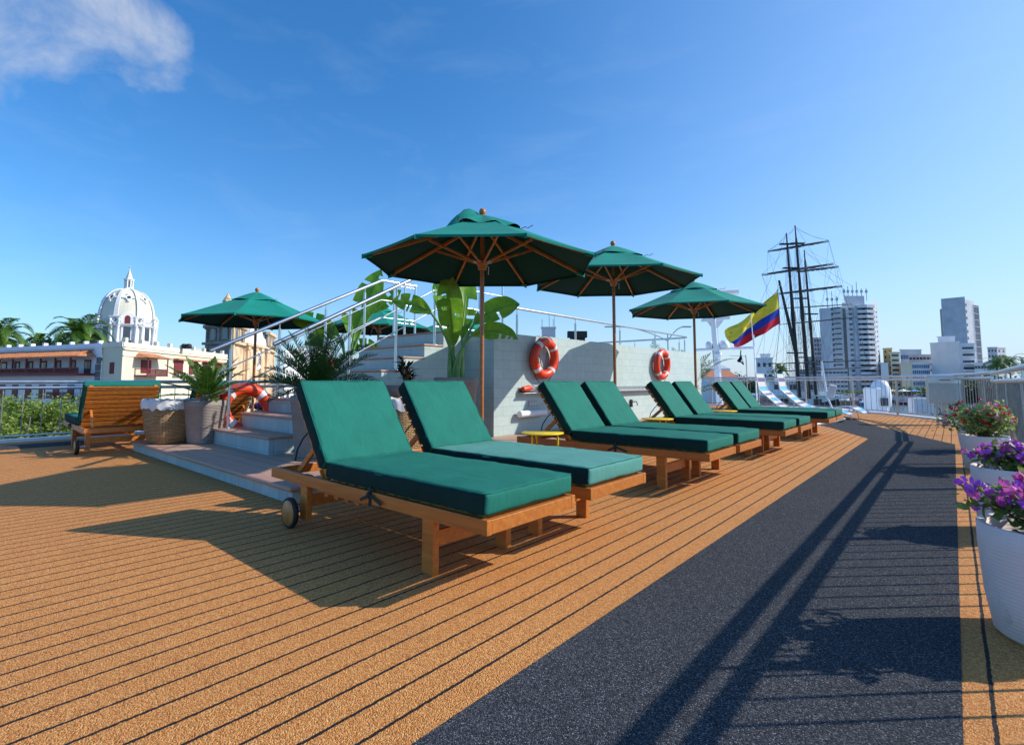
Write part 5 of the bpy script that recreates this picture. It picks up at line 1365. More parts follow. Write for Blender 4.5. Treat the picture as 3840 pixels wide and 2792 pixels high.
mb = MB(); mb.add([cc - g.n * .03 + (g.d * math.cos(2 * PI * q / 20) + Vector((0, 0, math.sin(2 * PI * q / 20)))) * 1.35 for q in range(20)], [tuple(range(20))]); mb.build('rose_glass', M['glass_dark'], ro)
mb = MB(); g(mb, 1.5, 2.0, ZZ(1345 / 3.75, 76), ZZ(1315 / 3.75, 76), 0, .07); mb.build('niche_window', M['maroon'], ch)
mb = MB(); g(mb, g.L * .47, g.L * .57, GL + 1, GL + 5.5, 0, .07); mb.build('church_door', M['maroon'], ch)
bell_tower(ch, 263.5, 266, 272.5, 86, 85.5, 92, 331.5, 348.5, 0)
# pale houses further right of the church
for (pa, pb_, Da, Db, py, mt, lb) in ((284, 300, 96, 102, 352, 'dome_white', 'narrow white house immediately right of the stone church'), (296, 330, 120, 128, 349, 'conc_lite', 'wider pale house glimpsed behind the sago palm')):
    a, b = XY(pa, Da), XY(pb_, Db); h = thing('pale_house', lb, 'house', (*a, GL), world=True); zt = ZZ(py, Da)
    MB().prism(quad_from(a, b, 9), GL, zt).build('wall', M[mt], h); g = facade(a, b)
    mb = MB(); g(mb, -.2, g.L + .2, zt, zt + .35, -.4, .15); mb.build('parapet', M['dome_white'], h)
    for r_ in range(3):
        u = 1.0
        while u < g.L - 1: mb = MB(); g(mb, u, u + .9, zt - 2.6 - r_ * 3.2, zt - 1.1 - r_ * 3.2, -.02, .05); mb.build('window', M['glass_dark'], h); u += 2.6

# --- right-hand skyline
def block(name, label, pxa, pxb, D, py, mat, depth=14, Db=None, rows=0, cols=0, wmat='glass_dark', ww=.55, wh=.45, roof=None, balc=None, cat='building', py0=None):
    a, b = XY(pxa, D), XY(pxb, Db or D); t = thing(name, label, cat, (*a, GL), world=True)
    zt = ZZ(py, D); z0 = GL if py0 is None else ZZ(py0, D)
    MB().prism(quad_from(a, b, depth), z0, zt).build('wall', M[mat], t); g = facade(a, b)
    mb = MB(); g(mb, -.15, g.L + .15, zt, zt + .5, -.5, .15); mb.build('parapet', M[mat], t)
    if rows:
        fh = (zt - max(z0, GL + 1)) / rows; cw = g.L / cols
        for r_ in range(rows):
            for c_ in range(cols):
                if rows * cols > 100 and (r_ * cols + c_) >= 99: continue
                zc_ = zt - (r_ + .5) * fh; uc = (c_ + .5) * cw
                mb = MB(); g(mb, uc - cw * ww / 2, uc + cw * ww / 2, zc_ - fh * wh / 2, zc_ + fh * wh / 2, -.05, .06); mb.build('window', M[wmat], t)
    if balc:
        fh = (zt - GL) / balc
        for r_ in range(balc):
            zc_ = zt - (r_ + .75) * fh; mb = MB(); g(mb, .3, g.L - .3, zc_, zc_ + fh * .42, 0, 1.2); mb.build('balcony', M['conc_lite'], t)
    return t, g, zt
DT = 225.0
def s4(x): return x / 3.75
# tall apartment tower: west slab, centre, faceted balcony stack, far slab
tw = thing('apartment_tower', 'tall grey-white apartment tower with a stack of faceted balconies and rooftop antennas', 'tower block', (*XY(s4(3200), DT), GL), world=True)
def slab(n, pxa, pxb, Da, Db, py, mat, depth=16, pxm=None):
    a, b = XY(s4(pxa), Da), XY(s4(pxb), Db); zt = ZZ(s4(py), (Da + Db) / 2)
    o = MB().prism(quad_from(a, b, depth), GL, zt).build(n, M[mat], tw); return o, facade(a, b), zt
o1, g1_, z1_ = slab('west_slab', 3085, 3172, DT, DT - 6, 1152, 'conc')
o2, g2_, z2_ = slab('centre_slab', 3172, 3226, DT - 5, DT - 4, 1134, 'conc')
o3, g3_, z3_ = slab('balcony_core', 3226, 3284, DT - 4, DT - 2, 1142, 'conc_dk')
o4, g4_, z4_ = slab('east_slab', 3290, 3306, DT + 2, DT + 10, 1124, 'conc_dk')
o5, g5_, z5_ = slab('lift_head', 3185, 3258, DT + 2, DT + 2, 1108, 'conc', 8)
fh = (z3_ - GL) / 17.5
for k in range(16):
    z = z3_ - .3 - k * fh
    pts = []; 
    for u, o in ((0, 0), (.0, 1.0), (g3_.L * .28, 3.0), (g3_.L * .78, 3.0), (g3_.L, 1.0), (g3_.L, 0)): p = g3_.p(u, 0, o); pts.append((p.x, p.y))
    MB().prism(pts, z - fh * .55, z).build('balcony', M['conc_lite'], tw)
    mb = MB(); 
    for u in (.12, .4, .68): g3_(mb, g3_.L * u, g3_.L * (u + .2), z - fh * .98, z - fh * .57, 0, .6 if u == .12 else 1.6)
    mb.build('balcony_window', M['glass_dark'], tw)
    if k < 14:
        mb = MB(); g1_(mb, g1_.L * .52, g1_.L * .62, z - fh * 1.0, z - fh * .45, -.1, .1); g1_(mb, g1_.L * .64, g1_.L * .92, z - fh * .75, z - fh * .48, -.1, .12); mb.build('window', M['glass_dark'], tw)
        mb = MB(); g1_(mb, g1_.L * .62, g1_.L * .94, z - fh * 1.08, z - fh * .78, 0, .7); mb.build('small_balcony', M['conc'], tw)
    mb = MB(); g2_(mb, g2_.L * .45, g2_.L * .66, z - fh * .95, z - fh * .55, -.1, .12); mb.build('window', M['glass_dark'], tw)
    mb = MB(); g4_(mb, g4_.L * .55, g4_.L * .72, z - fh * .8, z - fh * .55, -.1, .12); mb.build('window', M['glass_dark'], tw)
mb = MB(); g2_(mb, g2_.L * -.02, g2_.L * .22, GL + 2, z2_ - fh * 1.1, .0, .14); mb.build('glazed_strip', M['glass_dark'], tw)
mb = MB(); g3_(mb, -g3_.L * .22, -.1, GL + 2, z3_ - fh * .6, -.1, .25); mb.build('stair_strip', M['conc_dk'], tw)
rnd = random.Random(8)
for k in range(9):
    q = XY(s4(3120 + k * 19 + rnd.uniform(-5, 5)), DT + 3); z0 = ZZ(s4(1140 if 3 > k else 1110), DT); mb = MB().tube([(q.x, q.y, z0 - 1.5), (q.x, q.y, z0 + rnd.uniform(3, 8))], .16, 5)
    mb.box((q.x - .5, q.y - .2, z0 + 2.2), (q.x + .5, q.y + .2, z0 + 3.4)); mb.build('antenna', M['conc_dk'], tw)
block('podium_wing', 'low horizontal-banded wing at the foot of the apartment tower', s4(2985), s4(3180), 212, s4(1388), 'conc', 10, 206, 5, 14, ww=.8, wh=.38)
block('stepped_flats', 'pale stepped flats just left of the apartment tower behind the masts', s4(3030), s4(3092), 250, s4(1345), 'conc', 12, 248, 9, 6, ww=.6, wh=.4)
block('upper_flats', 'narrow upper block of flats peeking over the stepped flats', s4(3048), s4(3090), 262, s4(1268), 'conc', 12, 262, 12, 4, ww=.6, wh=.4)
block('white_villa', 'white block with a roof terrace left of the masts above the trees', s4(2838), s4(2900), 190, s4(1345), 'conc_lite', 12, 188, 3, 3, ww=.5, wh=.35)
block('roof_room', 'small white rooftop room on the block left of the masts', s4(2855), s4(2892), 194, s4(1330), 'conc_lite', 6, 193, py0=s4(1350))
block('tower_annex', 'low white annex right of the apartment tower', s4(3306), s4(3334), 214, s4(1362), 'conc_lite', 10)
block('ochre_building', 'mustard yellow building with a white window bay', s4(3318), s4(3352), 235, s4(1308), 'ochre', 12, 232, 8, 2, ww=.35, wh=.4)
block('cream_office', 'cream office block with horizontal window rows beside the mustard building', s4(3344), s4(3380), 226, s4(1322), 'cream', 10, 226, 8, 1, ww=.7, wh=.42)
block('cream_annex', 'plain pale cream annex with one small window', s4(3380), s4(3425), 222, s4(1362), 'cream', 10, 222, 1, 1, ww=.12, wh=.15)
block('glass_office', 'distant pale blue office roof behind the cream annex', s4(3382), s4(3462), 262, s4(1312), 'conc', 12, 262, 3, 8, ww=.8, wh=.3, wmat='glass_blue')
block('blue_panelled_block', 'white block with blue window panels below the blue-roofed office', s4(3424), s4(3490), 228, s4(1362), 'conc_lite', 10, 228, 5, 9, ww=.72, wh=.62, wmat='glass_blue')
block('banded_block', 'grey-beige block with banded storeys left of the white slab', s4(3414), s4(3506), 250, s4(1332), 'conc', 10, 246, 6, 7, ww=.75, wh=.4)
block('white_slab', 'blank white slab building in the middle distance at right', s4(3497), s4(3604), 232, s4(1288), 'conc_lite', 14, 224)
block('white_slab_top', 'raised blank stair tower on the white slab building', s4(3527), s4(3592), 236, s4(1264), 'conc_lite', 8, 234)
t, g, zt = block('balconied_block', 'white block with six dark balcony openings attached to the blank slab', s4(3604), s4(3664), 224, s4(1290), 'conc_lite', 12, 222)
fh = (zt - GL) / 7.5
for k in range(7): mb = MB(); g(mb, g.L * .22, g.L * .92, zt - (k + .75) * fh, zt - (k + .42) * fh, -.1, .12); mb.build('balcony_opening', M['glass_dark'], t); mb = MB(); g(mb, g.L * .2, g.L * .94, zt - (k + 1.08) * fh, zt - (k + .76) * fh, 0, 1.1); mb.build('balcony', M['conc_lite'], t)
# grey tall tower
gt = thing('grey_tower', 'tallest plain grey tower at right with a glazed dark side', 'tower block', (*XY(s4(3600), 300), GL), world=True)
a, b, c = XY(s4(3549), 300), XY(s4(3640), 292), XY(s4(3692), 312)
zt = ZZ(s4(1115), 296)
MB().prism([tuple(a), tuple(b), tuple(b * 1.06), tuple(a * 1.06)], GL, zt).build('wall', M['conc_dk'], gt)
MB().prism([tuple(b + RT.xy * .1), tuple(XY(s4(3672), 300)), tuple(XY(s4(3672), 316)), tuple(b * 1.06 + RT.xy * .1)], GL, ZZ(s4(1125), 296)).build('side_wing', M['conc_dk'], gt)
MB().prism([tuple(XY(s4(3662), 298)), tuple(XY(s4(3691), 304)), tuple(XY(s4(3691), 318)), tuple(XY(s4(3663), 316))], GL, ZZ(s4(1142), 300)).build('glass_wing', M['glass_dark'], gt)
g = facade(b, XY(s4(3672), 300))
for k in range(14): mb = MB(); zz = zt - 4 - k * 3.9; g(mb, .4, 1.9, zz - 1.5, zz, -.05, .2); mb.build('window', M['glass_dark'], gt)
gg = facade(XY(s4(3662), 298), XY(s4(3691), 304)); zz = ZZ(s4(1142), 300)
for k in range(7): mb = MB(); gg(mb, gg.L * k / 7, gg.L * k / 7 + .25, GL, zz, 0, .25); mb.build('mullion', M['conc_dk'], gt)
for k in range(18): mb = MB(); gg(mb, 0, gg.L, zz - k * 4 - 1.2, zz - k * 4 - .9, 0, .2); mb.build('spandrel', M['conc_dk'], gt)
MB().prism([tuple(XY(s4(3542), 306)), tuple(XY(s4(3551), 303)), tuple(XY(s4(3551), 306)), tuple(XY(s4(3542), 309))], GL, ZZ(s4(1155), 302)).build('side_slab', M['glass_dark'], gt)
block('far_flats', 'grey flats right of the tall grey tower', s4(3712), s4(3748), 250, s4(1304), 'conc_dk', 12, 248, 8, 3, ww=.5, wh=.4)
block('far_flats', 'pale stepped wing attached right of the grey flats', s4(3748), s4(3780), 249, s4(1304), 'conc', 12, 252, 8, 2, ww=.35, wh=.4)
block('low_terrace', 'low white banded building behind the palms at right', s4(3658), s4(3728), 215, s4(1362), 'conc_lite', 10, 215, 4, 6, ww=.8, wh=.4)
block('edge_tower', 'bluish tower sliver at the right edge of the skyline', s4(3834), s4(3875), 300, s4(1342), 'glass_blue', 12)
block('rooftop_block', 'grey rooftop block with antennas showing over the pool wall', s4(2032), s4(2084), 120, s4(1232), 'conc', 10, 120, cat='building')
for k, px in enumerate((2034, 2061, 2076, 2081)):
    q = XY(s4(px), 121); z0 = ZZ(s4(1234), 120); tag(MB().tube([(q.x, q.y, z0), (q.x, q.y, z0 + 2.6 + (k % 2))], .08, 5).build('rooftop_antenna', M['conc_dk'], loc=(q.x, q.y, z0)), ['leftmost', 'second', 'third', 'rightmost'][k] + ' thin antenna on the grey rooftop block over the pool wall', 'antenna', 'antennas on the rooftop block')
block('dark_canopy', 'dark flat roof edge beyond the pool wall right of the rooftop block', s4(2138), s4(2196), 40, s4(1264), 'black', 4, 40, py0=s4(1276), cat='roof')
# red-roofed house left of the flag
a, b = XY(s4(2632), 140), XY(s4(2770), 138); h = thing('red_roofed_house', 'house with terracotta hip roof and white dormers behind the radar mast', 'house', (*a, GL), world=True)
q4 = quad_from(a, b, 14); z0, z1 = ZZ(s4(1412), 140), ZZ(s4(1386), 140)
MB().prism(q4, GL, z0).build('wall', M['conc_lite'], h)
mb = MB(); cA = Vector((*q4[0], z0)).lerp(Vector((*q4[2], z0)), .3); cB = Vector((*q4[0], z0)).lerp(Vector((*q4[2], z0)), .7)
cA = (Vector((*q4[0], 0)) + Vector((*q4[3], 0))) / 2 * .75 + (Vector((*q4[1], 0)) + Vector((*q4[2], 0))) / 2 * .25; cB = (Vector((*q4[0], 0)) + Vector((*q4[3], 0))) / 2 * .25 + (Vector((*q4[1], 0)) + Vector((*q4[2], 0))) / 2 * .75
cA.z = cB.z = z1
mb.add([(*q4[0], z0), (*q4[1], z0), (*q4[2], z0), (*q4[3], z0), cA, cB], [(0, 1, 5, 4), (1, 2, 5), (2, 3, 4, 5), (3, 0, 4)]); mb.build('roof', M['rooftile'], h)
for pxa, pxb, py in ((2648, 2700, 1374), (2706, 2740, 1372)):
    a, b = XY(s4(pxa), 146), XY(s4(pxb), 146); o = MB().prism(quad_from(a, b, 6), z0, ZZ(s4(py + 8), 146)).build('upper_room', M['conc_lite'], h)
    mb = MB(); m = (Vector((*a, 0)) + Vector((*b, 0))) / 2; zz = ZZ(s4(py + 8), 146); q = quad_from(a, b, 6); mb.add([(*q[0], zz), (*q[1], zz), (*q[2], zz), (*q[3], zz), (m.x + FW.x * 3, m.y + FW.y * 3, ZZ(s4(py), 146) + .6)], [(0, 1, 4), (1, 2, 4), (2, 3, 4), (3, 0, 4)]); mb.build('hip_roof', M['conc_dk'], o)

# --- trees and palms
def crown(mb, c, rx, ry, rz, n, size, rnd, clumps=14):
    cl = []
    for i in range(clumps):
        d = Vector((rnd.gauss(0, 1), rnd.gauss(0, 1), rnd.gauss(0, .8))).normalized() * rnd.uniform(.35, .95); cl.append((Vector((d.x * rx, d.y * ry, d.z * rz)), rnd.uniform(.28, .5)))
    for i in range(n):
        o, r = rnd.choice(cl); d = Vector((rnd.gauss(0, 1), rnd.gauss(0, 1), rnd.gauss(0, 1))).normalized() * r * (rnd.random() ** .4)
        p = Vector(c) + o + Vector((d.x * rx, d.y * ry, d.z * rz * .8))
        leaf_quads(mb, [p], size, rnd)
def tree(name, label, xy, zc, rx, ry, rz, n, size, seed, mat='leaf', group=None, clumps=14, cat='tree'):
    rnd = random.Random(seed); t = thing(name, label, cat, (*xy, GL), 0, group)
    c = Vector((0, 0, zc - GL)); mb = MB()
    mb.tube([(0, 0, 0), (.1, 0, c.z * .5), (0, .1, c.z)], [rz * .12 + .05, rz * .09 + .04, .05], 8)
    for k in range(7):
        a = k * .9; mb.tube([(0, 0, c.z * .45 + k * .05), (math.cos(a) * rx * .35, math.sin(a) * ry * .35, c.z * .8), (math.cos(a) * rx * .7, math.sin(a) * ry * .7, c.z + rz * .3)], [.09, .06, .02], 6)
    mb.build('trunk', M['trunk'], t); mb = MB(); crown(mb, c, rx, ry, rz, n, size, rnd, clumps); mb.build('crown', M[mat], t); return t
TL = [(-6, 22, -.85, 2.3, 1.2, 'rounded green street tree at the left edge behind the harbour railing'), (28, 21, -.75, 2.2, 1.25, 'leafy street tree directly left of the first slatted lounger back'), (56, 23, -.8, 2.2, 1.2, 'leafy street tree partly behind the first slatted lounger back'),
      (86, 26, -1.4, 2.2, 1.4, 'street tree between the two left loungers below the cream corner'), (118, 30, -1.3, 2.3, 1.5, 'street tree behind the wicker basket and lounger')]
for i, (px, D, zc_, r_, rz_, lb) in enumerate(TL):
    q = XY(px, D); tree('street_tree', lb, (q.x, q.y), zc_, r_ * 1.0, r_ * 1.0, rz_ * 1.0, 4200, .15, 60 + i, 'leaf', 'street trees on the quay', 20)
def palm_tree(label, px, D, py_crown, L_, seed, n=22, mat='palm', group='palms behind the left buildings'):
    q = XY(px, D); zc_ = ZZ(py_crown, D); t = thing('palm_tree', label, 'palm', (q.x, q.y, GL), 0, group); rnd = random.Random(seed)
    MB().tube([(0, 0, 0), (.1, .1, (zc_ - GL) * .5), (0, 0, zc_ - GL)], [.3, .24, .17], 8).build('trunk', M['trunk'], t)
    mb = MB()
    for i in range(n):
        az = i * 2.399; el = -.2 + 1.5 * (i / n); frond(mb, (0, 0, zc_ - GL), az, el, L_ * rnd.uniform(.85, 1.1), L_ * .24, rnd, .9 / L_ * 3.0, n=34, width=.15, vee=-.1, stem_r=.05)
    mb.build('crown', M[mat], t); return t
palm_tree('royal palm rising over the whitewashed roof left of the dome', s4(288), 60, s4(1250), 4.1, 1, 30)
palm_tree('palm cut by the left edge of the view above the whitewashed roof', s4(-16), 60, s4(1264), 4.2, 2, 30)
palm_tree('small stiff palm over the whitewashed roof', s4(133), 66, s4(1272), 1.9, 3, 18)
for i, (px, lb) in enumerate(((s4(215), 'dark green tree top between the two larger left palms'), (s4(335), 'dark green tree top tucked against the dome base'))):
    q = XY(px, 64); tree('roofline_tree', lb, (q.x, q.y), ZZ(s4(1300), 64), 4.0, 3, 1.6, 1200, .5, 80 + i, 'leaf_dark', 'trees behind the whitewashed roof')
palm_tree('palm at right of the skyline, left of a pair', s4(3742), 170, s4(1362), 5.2, 5, 20, group='pair of palms at right')
palm_tree('palm at right of the skyline, right of a pair', s4(3790), 172, s4(1360), 6.0, 6, 22, group='pair of palms at right')
palm_tree('dark palm between the white block and the masts', s4(2930), 160, s4(1382), 4.2, 7, 18, group='palms across the harbour')
RTs = [(2795, 165, 1375, 8.5, 5.5, 'leaf_dark', 'tall dark tree left of the striped chairs'), (2840, 170, 1398, 9, 5, 'leaf_dark', 'spreading dark tree behind the nearer flag halyard'), (2885, 168, 1418, 8, 4.5, 'leaf_dark', 'dark tree below the white block'), (2760, 170, 1425, 7, 4, 'leaf_dark', 'dark tree below the red-roofed house'),
       (3190, 190, 1448, 5.5, 3.5, 'leaf', 'small green tree at the foot of the apartment tower, left'), (3225, 186, 1455, 5, 3, 'leaf', 'small green tree at the foot of the apartment tower, right'),
       (3445, 195, 1432, 7, 4.5, 'leaf', 'bright green tree by the blue-panelled block'), (3475, 190, 1430, 6, 4.5, 'leaf', 'green tree just left of the steel cabinet'), (3400, 195, 1450, 4, 3, 'leaf', 'little tree before the cream annex'),
       (3620, 160, 1408, 9, 4.6, 'leaf', 'green tree right of the steel cabinet'), (3670, 158, 1405, 10, 5, 'leaf_dark', 'dark tree below the balconied block'), (3715, 152, 1402, 10, 5.2, 'leaf_dark', 'dark tree under the pair of palms'), (3762, 150, 1398, 10, 5.6, 'leaf_dark', 'dark tree right of the pair of palms'), (3812, 146, 1392, 11, 6.2, 'leaf_dark', 'large dark tree at the right edge beyond the railing'), (3870, 142, 1385, 11, 6.6, 'leaf_dark', 'dark tree beyond the right edge')]
for i, (px, D, py, rx, rz_, mt, lb) in enumerate(RTs):
    q = XY(s4(px), D); tree('harbour_tree', lb, (q.x, q.y), ZZ(s4(py), D) - rz_ * 1.15, rx, rx * .8, rz_, 1500, .95, 100 + i, mt, 'trees across the harbour', 18)

# --- street lamp, people and stalls on the far quay
q = XY(s4(2508), 60); t = thing('street_lamp', 'double-armed street lamp showing above the pool railing', 'street lamp', (q.x, q.y, GL), world=True); zp = ZZ(s4(1252), 60)
MB().tube([(q.x, q.y, GL), (q.x, q.y, zp)], [.12, .07], 8).build('post', M['steel_dull'], t)
for s_, ln_ in ((-1, 7.0), (1, 2.3)):
    a = Vector((q.x, q.y, zp - .8)); e = a + RT * s_ * ln_ + Vector((0, 0, 1.7)); m_ = a + RT * s_ * ln_ * .5 + Vector((0, 0, 1.9))
    o = MB().tube([a * (1 - u) ** 2 + m_ * 2 * u * (1 - u) + e * u * u for u in [k / 10 for k in range(11)]], .05, 6).build('arm', M['steel_dull'], t)
    MB().beam(e - RT * .5, e + RT * .5, .3, .14).build('lamp_head', M['steel_dull'], o)
rnd = random.Random(77)
cols_ = ['conc_lite', 'hull_red', 'hull_blue', 'black', 'ochre', 'white', 'fl_r', 'fl_b']
def person(px, D, mat, mat2, label, seed):
    rr_ = random.Random(seed); q = XY(px, D); t = thing('person', label, 'person', (q.x, q.y, GL), rr_.uniform(0, 6), 'people on the far quay')
    st_ = rr_.uniform(.05, .25)
    bd = MB()
    for s in (-1, 1):
        bd.tube([(st_ * s, s * .10, .03), (st_ * .5 * s, s * .10, .48), (0, s * .09, .90)], [.05, .065, .095], 8)
        bd.tube([(0, s * .20, 1.42), (.05 * s, s * .27, 1.15), (.12, s * .25, .92)], [.055, .045, .035], 7)
    bd.tube([(0, 0, .86), (0, 0, 1.1), (0, 0, 1.40), (0, 0, 1.5)], [.15, .14, .17, .06], 10); bd.tube([(0, 0, 1.46), (0, 0, 1.56)], .055, 8); bd.ball((0, 0, 1.66), .105, 10, 1.2)
    bd.build('body', M['skin'], t)
    MB().tube([(0, 0, .92), (0, 0, 1.15), (0, 0, 1.42), (0, 0, 1.48)], [.165, .155, .19, .08], 10).build('shirt', M[mat], t)
    mb = MB()
    for s in (-1, 1): mb.tube([(st_ * .9 * s, s * .10, .08), (st_ * .5 * s, s * .10, .48), (0, s * .09, .93)], [.065, .08, .11], 8)
    mb.build('trousers', M[mat2], t); mb = MB(); mb.ball((-.015, 0, 1.70), .112, 10, 1.05); mb.build('hair', M['black'], t)
M['skin'] = pm('skin', (.36, .20, .13), .6)
shirts = [('dome_white', 'white shirt'), ('fl_r', 'red shirt'), ('fl_b', 'blue shirt'), ('black', 'black shirt'), ('ochre', 'yellow shirt')]
for i in range(22):
    px = s4(3305 + i * 9.0 + rnd.uniform(-3, 3)); s_ = shirts[i % 5]; side = ['leftmost of them', 'near the left end', 'left of the middle', 'near the middle', 'right of the middle', 'near the right end'][min(5, i * 6 // 22)]
    person(px, 168 + rnd.uniform(0, 5), s_[0], 'black' if i % 2 else 'hull_blue', 'person in a %s with %s trousers on the far quay, %s' % (s_[1], 'dark' if i % 2 else 'blue', side), i)
def car(px, D, mat, label):
    q = XY(px, D); t = thing('parked_car', label, 'car', (q.x, q.y, GL), YAW, 'cars parked on the far quay')
    pr_ = [(-2.1, .3), (2.1, .3), (2.15, .75), (1.3, .9), (.7, 1.42), (-1.0, 1.45), (-1.8, .95), (-2.15, .85)]
    mb = MB(); m = len(pr_); mb.add([(x, -.85, z) for x, z in pr_] + [(x, .85, z) for x, z in pr_], [tuple(range(m)), tuple(range(2 * m - 1, m - 1, -1))] + [(i, i + m, (i + 1) % m + m, (i + 1) % m) for i in range(m)]); mb.build('body', M[mat], t, bevel=.06)
    mb = MB(); mb.add([(1.2, -.86, .92), (.65, -.86, 1.36), (-.95, -.86, 1.38), (-1.6, -.86, .95)], [(0, 1, 2, 3)]); mb.build('window', M['glass_dark'], t)
    for x in (-1.3, 1.3):
        for y in (-.82, .82): w_ = MB().tube([(x, y - .1, .32), (x, y + .1, .32)], .32, 14); w_.build('wheel', M['rubber'], t)
for px, mt, lb in ((3170, 'white', 'white car parked at the foot of the apartment tower'), (3206, 'hull_blue', 'blue car parked right of the white one below the tower'), (3240, 'conc_dk', 'grey car parked rightmost below the apartment tower'), (3462, 'hull_blue', 'blue car parked just left of the steel cabinet'), (3440, 'white', 'white van-like car beside the blue car near the cabinet'), (3395, 'conc_dk', 'grey car parked behind the people on the quay')): car(s4(px), 172, mt, lb)
for i, px in enumerate((3345, 3385, 3425)):
    q = XY(s4(px), 171); t = thing('market_stall', ['small stall with an ochre awning at the left of the quay crowd', 'small stall with a white awning behind the quay crowd', 'small stall with a blue awning right of the quay crowd'][i], 'stall', (q.x, q.y, GL), YAW, 'stalls on the far quay')
    for x in (-1.4, 1.4):
        for y in (-1, 1): MB().tube([(x, y, 0), (x, y, 2.5)], .05, 6).build('pole', M['dark_metal'], t)
    MB().add([(-1.7, -1.3, 2.4), (1.7, -1.3, 2.4), (1.7, 1.3, 2.4), (-1.7, 1.3, 2.4), (0, 0, 3.2)], [(0, 1, 4), (1, 2, 4), (2, 3, 4), (3, 0, 4)]).build('awning', M[('ochre', 'dome_white', 'hull_blue')[i]], t)
    MB().box((-1.2, -.8, 0), (1.2, .2, .95)).build('counter', M['conc'], t)

# --- boats in the harbour
def boat(name, label, px, py, mat, Ln, canopy=None, rz=0, D=None, group='small tour boats'):
    g_ = ground(px, py, -5.2) if D is None else Vector((*XY(px, D), -5.2)); t = thing(name, label, 'boat', (g_.x, g_.y, -5.2), YAW + rz, group)
    mb = MB(); st = []; n = 12
    for i in range(n + 1):
        u = i / n; x = -Ln / 2 + Ln * u; wd = Ln * .14 * (1 - max(0, (u - .45) / .55) ** 2.2); sh = .75 + .5 * max(0, u - .5) ** 1.5 * 2
        st.append([(x, -wd * .6, -.2), (x, -wd, sh), (x, wd, sh), (x, wd * .6, -.2)])
    vs = [p for s_ in st for p in s_]; fs = []
    for i in range(n):
        for k in range(4): fs.append((i * 4 + k, i * 4 + (k + 1) % 4, (i + 1) * 4 + (k + 1) % 4, (i + 1) * 4 + k))
    mb.add(vs, fs + [(0, 1, 2, 3)], False); h = mb.build('hull', M[mat], t)
    mb = MB(); mb.beam((-Ln / 2, -Ln * .14, .78), (Ln * .1, -Ln * .14, .80), .06, .12); mb.beam((-Ln / 2, Ln * .14, .78), (Ln * .1, Ln * .14, .80), .06, .12); mb.build('gunwale', M['white_clean'], t)
    MB().box((-Ln * .3, -Ln * .1, .5), (Ln * .15, Ln * .1, .95)).build('seats', M['conc_lite'], t)
    if canopy:
        mb = MB().box((-Ln * .38, -Ln * .13, 2.15), (Ln * .2, Ln * .13, 2.27)); mb.build('canopy', M[canopy], t, bevel=.05)
        for x in (-.36, -.1, .18):
            for s in (-1, 1): MB().tube([(Ln * x, s * Ln * .12, .75), (Ln * x, s * Ln * .12, 2.16)], .03, 6).build('canopy_post', M['white_clean'], t)
    MB().box((-Ln * .5 - .5, -.25, .2), (-Ln * .5, .25, 1.2)).build('outboard_motor', M['black'], t, bevel=.05)
bx = [(3178, 1513, 'hull_blue', 6.5, 'conc_lite', 'blue boat with a white canopy nearest the hammock stand'), (3212, 1516, 'white_clean', 6.5, 'hull_red', 'white boat with a red canopy among the moored tour boats'), (3232, 1508, 'hull_red', 6, 'hull_blue', 'red-hulled boat with a blue canopy behind the tour boats'),
      (3250, 1519, 'hull_blue', 7, 'hull_red', 'blue boat with a red canopy left of the tall railing post'), (3262, 1509, 'white_clean', 6, 'ochre', 'white boat with an ochre canopy near the railing post'), (3322, 1518, 'white_clean', 6.5, None, 'open white motorboat right of the railing post'), (3412, 1516, 'hull_red', 6.5, 'hull_red', 'red boat with canopy alone on the water left of the steel cabinet'),
      (3155, 1506, 'white_clean', 6, 'hull_blue', 'white boat with a blue canopy partly behind the hammock stand'), (3196, 1504, 'hull_red', 6, 'conc_lite', 'red boat with a white canopy in the back row of tour boats')]
for i, (px, py, mt, ln_, cn_, lb) in enumerate(bx): boat('tour_boat', lb, s4(px), s4(py), mt, ln_ * 1.0, cn_, R(-25 + 37 * (i % 3)))

# --- white ferry moored behind the masts
fy = thing('white_ferry', 'large white ferry with blue hull and dark windows moored behind the tall-ship masts', 'ship', (*XY(s4(3040), 60), -5.2), world=True)
a, b = XY(s4(2700), 64), XY(s4(3165), 60); g = facade(a, b)
MB().prism(quad_from(a, b, 9), -5.4, -2.6).build('hull', M['hull_blue'], fy)
mb = MB(); g(mb, 0, g.L, -2.6, -2.3, -9, .15); mb.build('deck_edge', M['white_clean'], fy)
for lv, (z0, z1, in_) in enumerate(((-2.3, -.6, .6), (-.6, 1.1, 1.6))):
    u0 = g.L * (.42 if lv else .2); u1 = g.L - (1.5 if lv else .6); mb = MB(); g(mb, u0, u1, z0, z1 - .12, -8, -in_ + .6); mb.build('cabin', M['white_clean'], fy)
    mb = MB(); g(mb, u0 - .3, u1 + .3, z1 - .12, z1, -8.4, -in_ + .95); mb.build('cabin_roof', M['white_clean'], fy)
    u = u0 + .6
    while u < u1 - 1.2: mb = MB(); g(mb, u, u + .9, z0 + .65, z1 - .45, -in_ + .55, -in_ + .63); mb.build('window', M['glass_dark'], fy); u += 1.75
for k in range(4): p = g.p(g.L * (.5 + .13 * k), 1.1, -3); MB().tube([p, p + Vector((0, 0, 1.6 + k * .3))], .07, 6).build('mast_pole', M['white_clean'], fy)

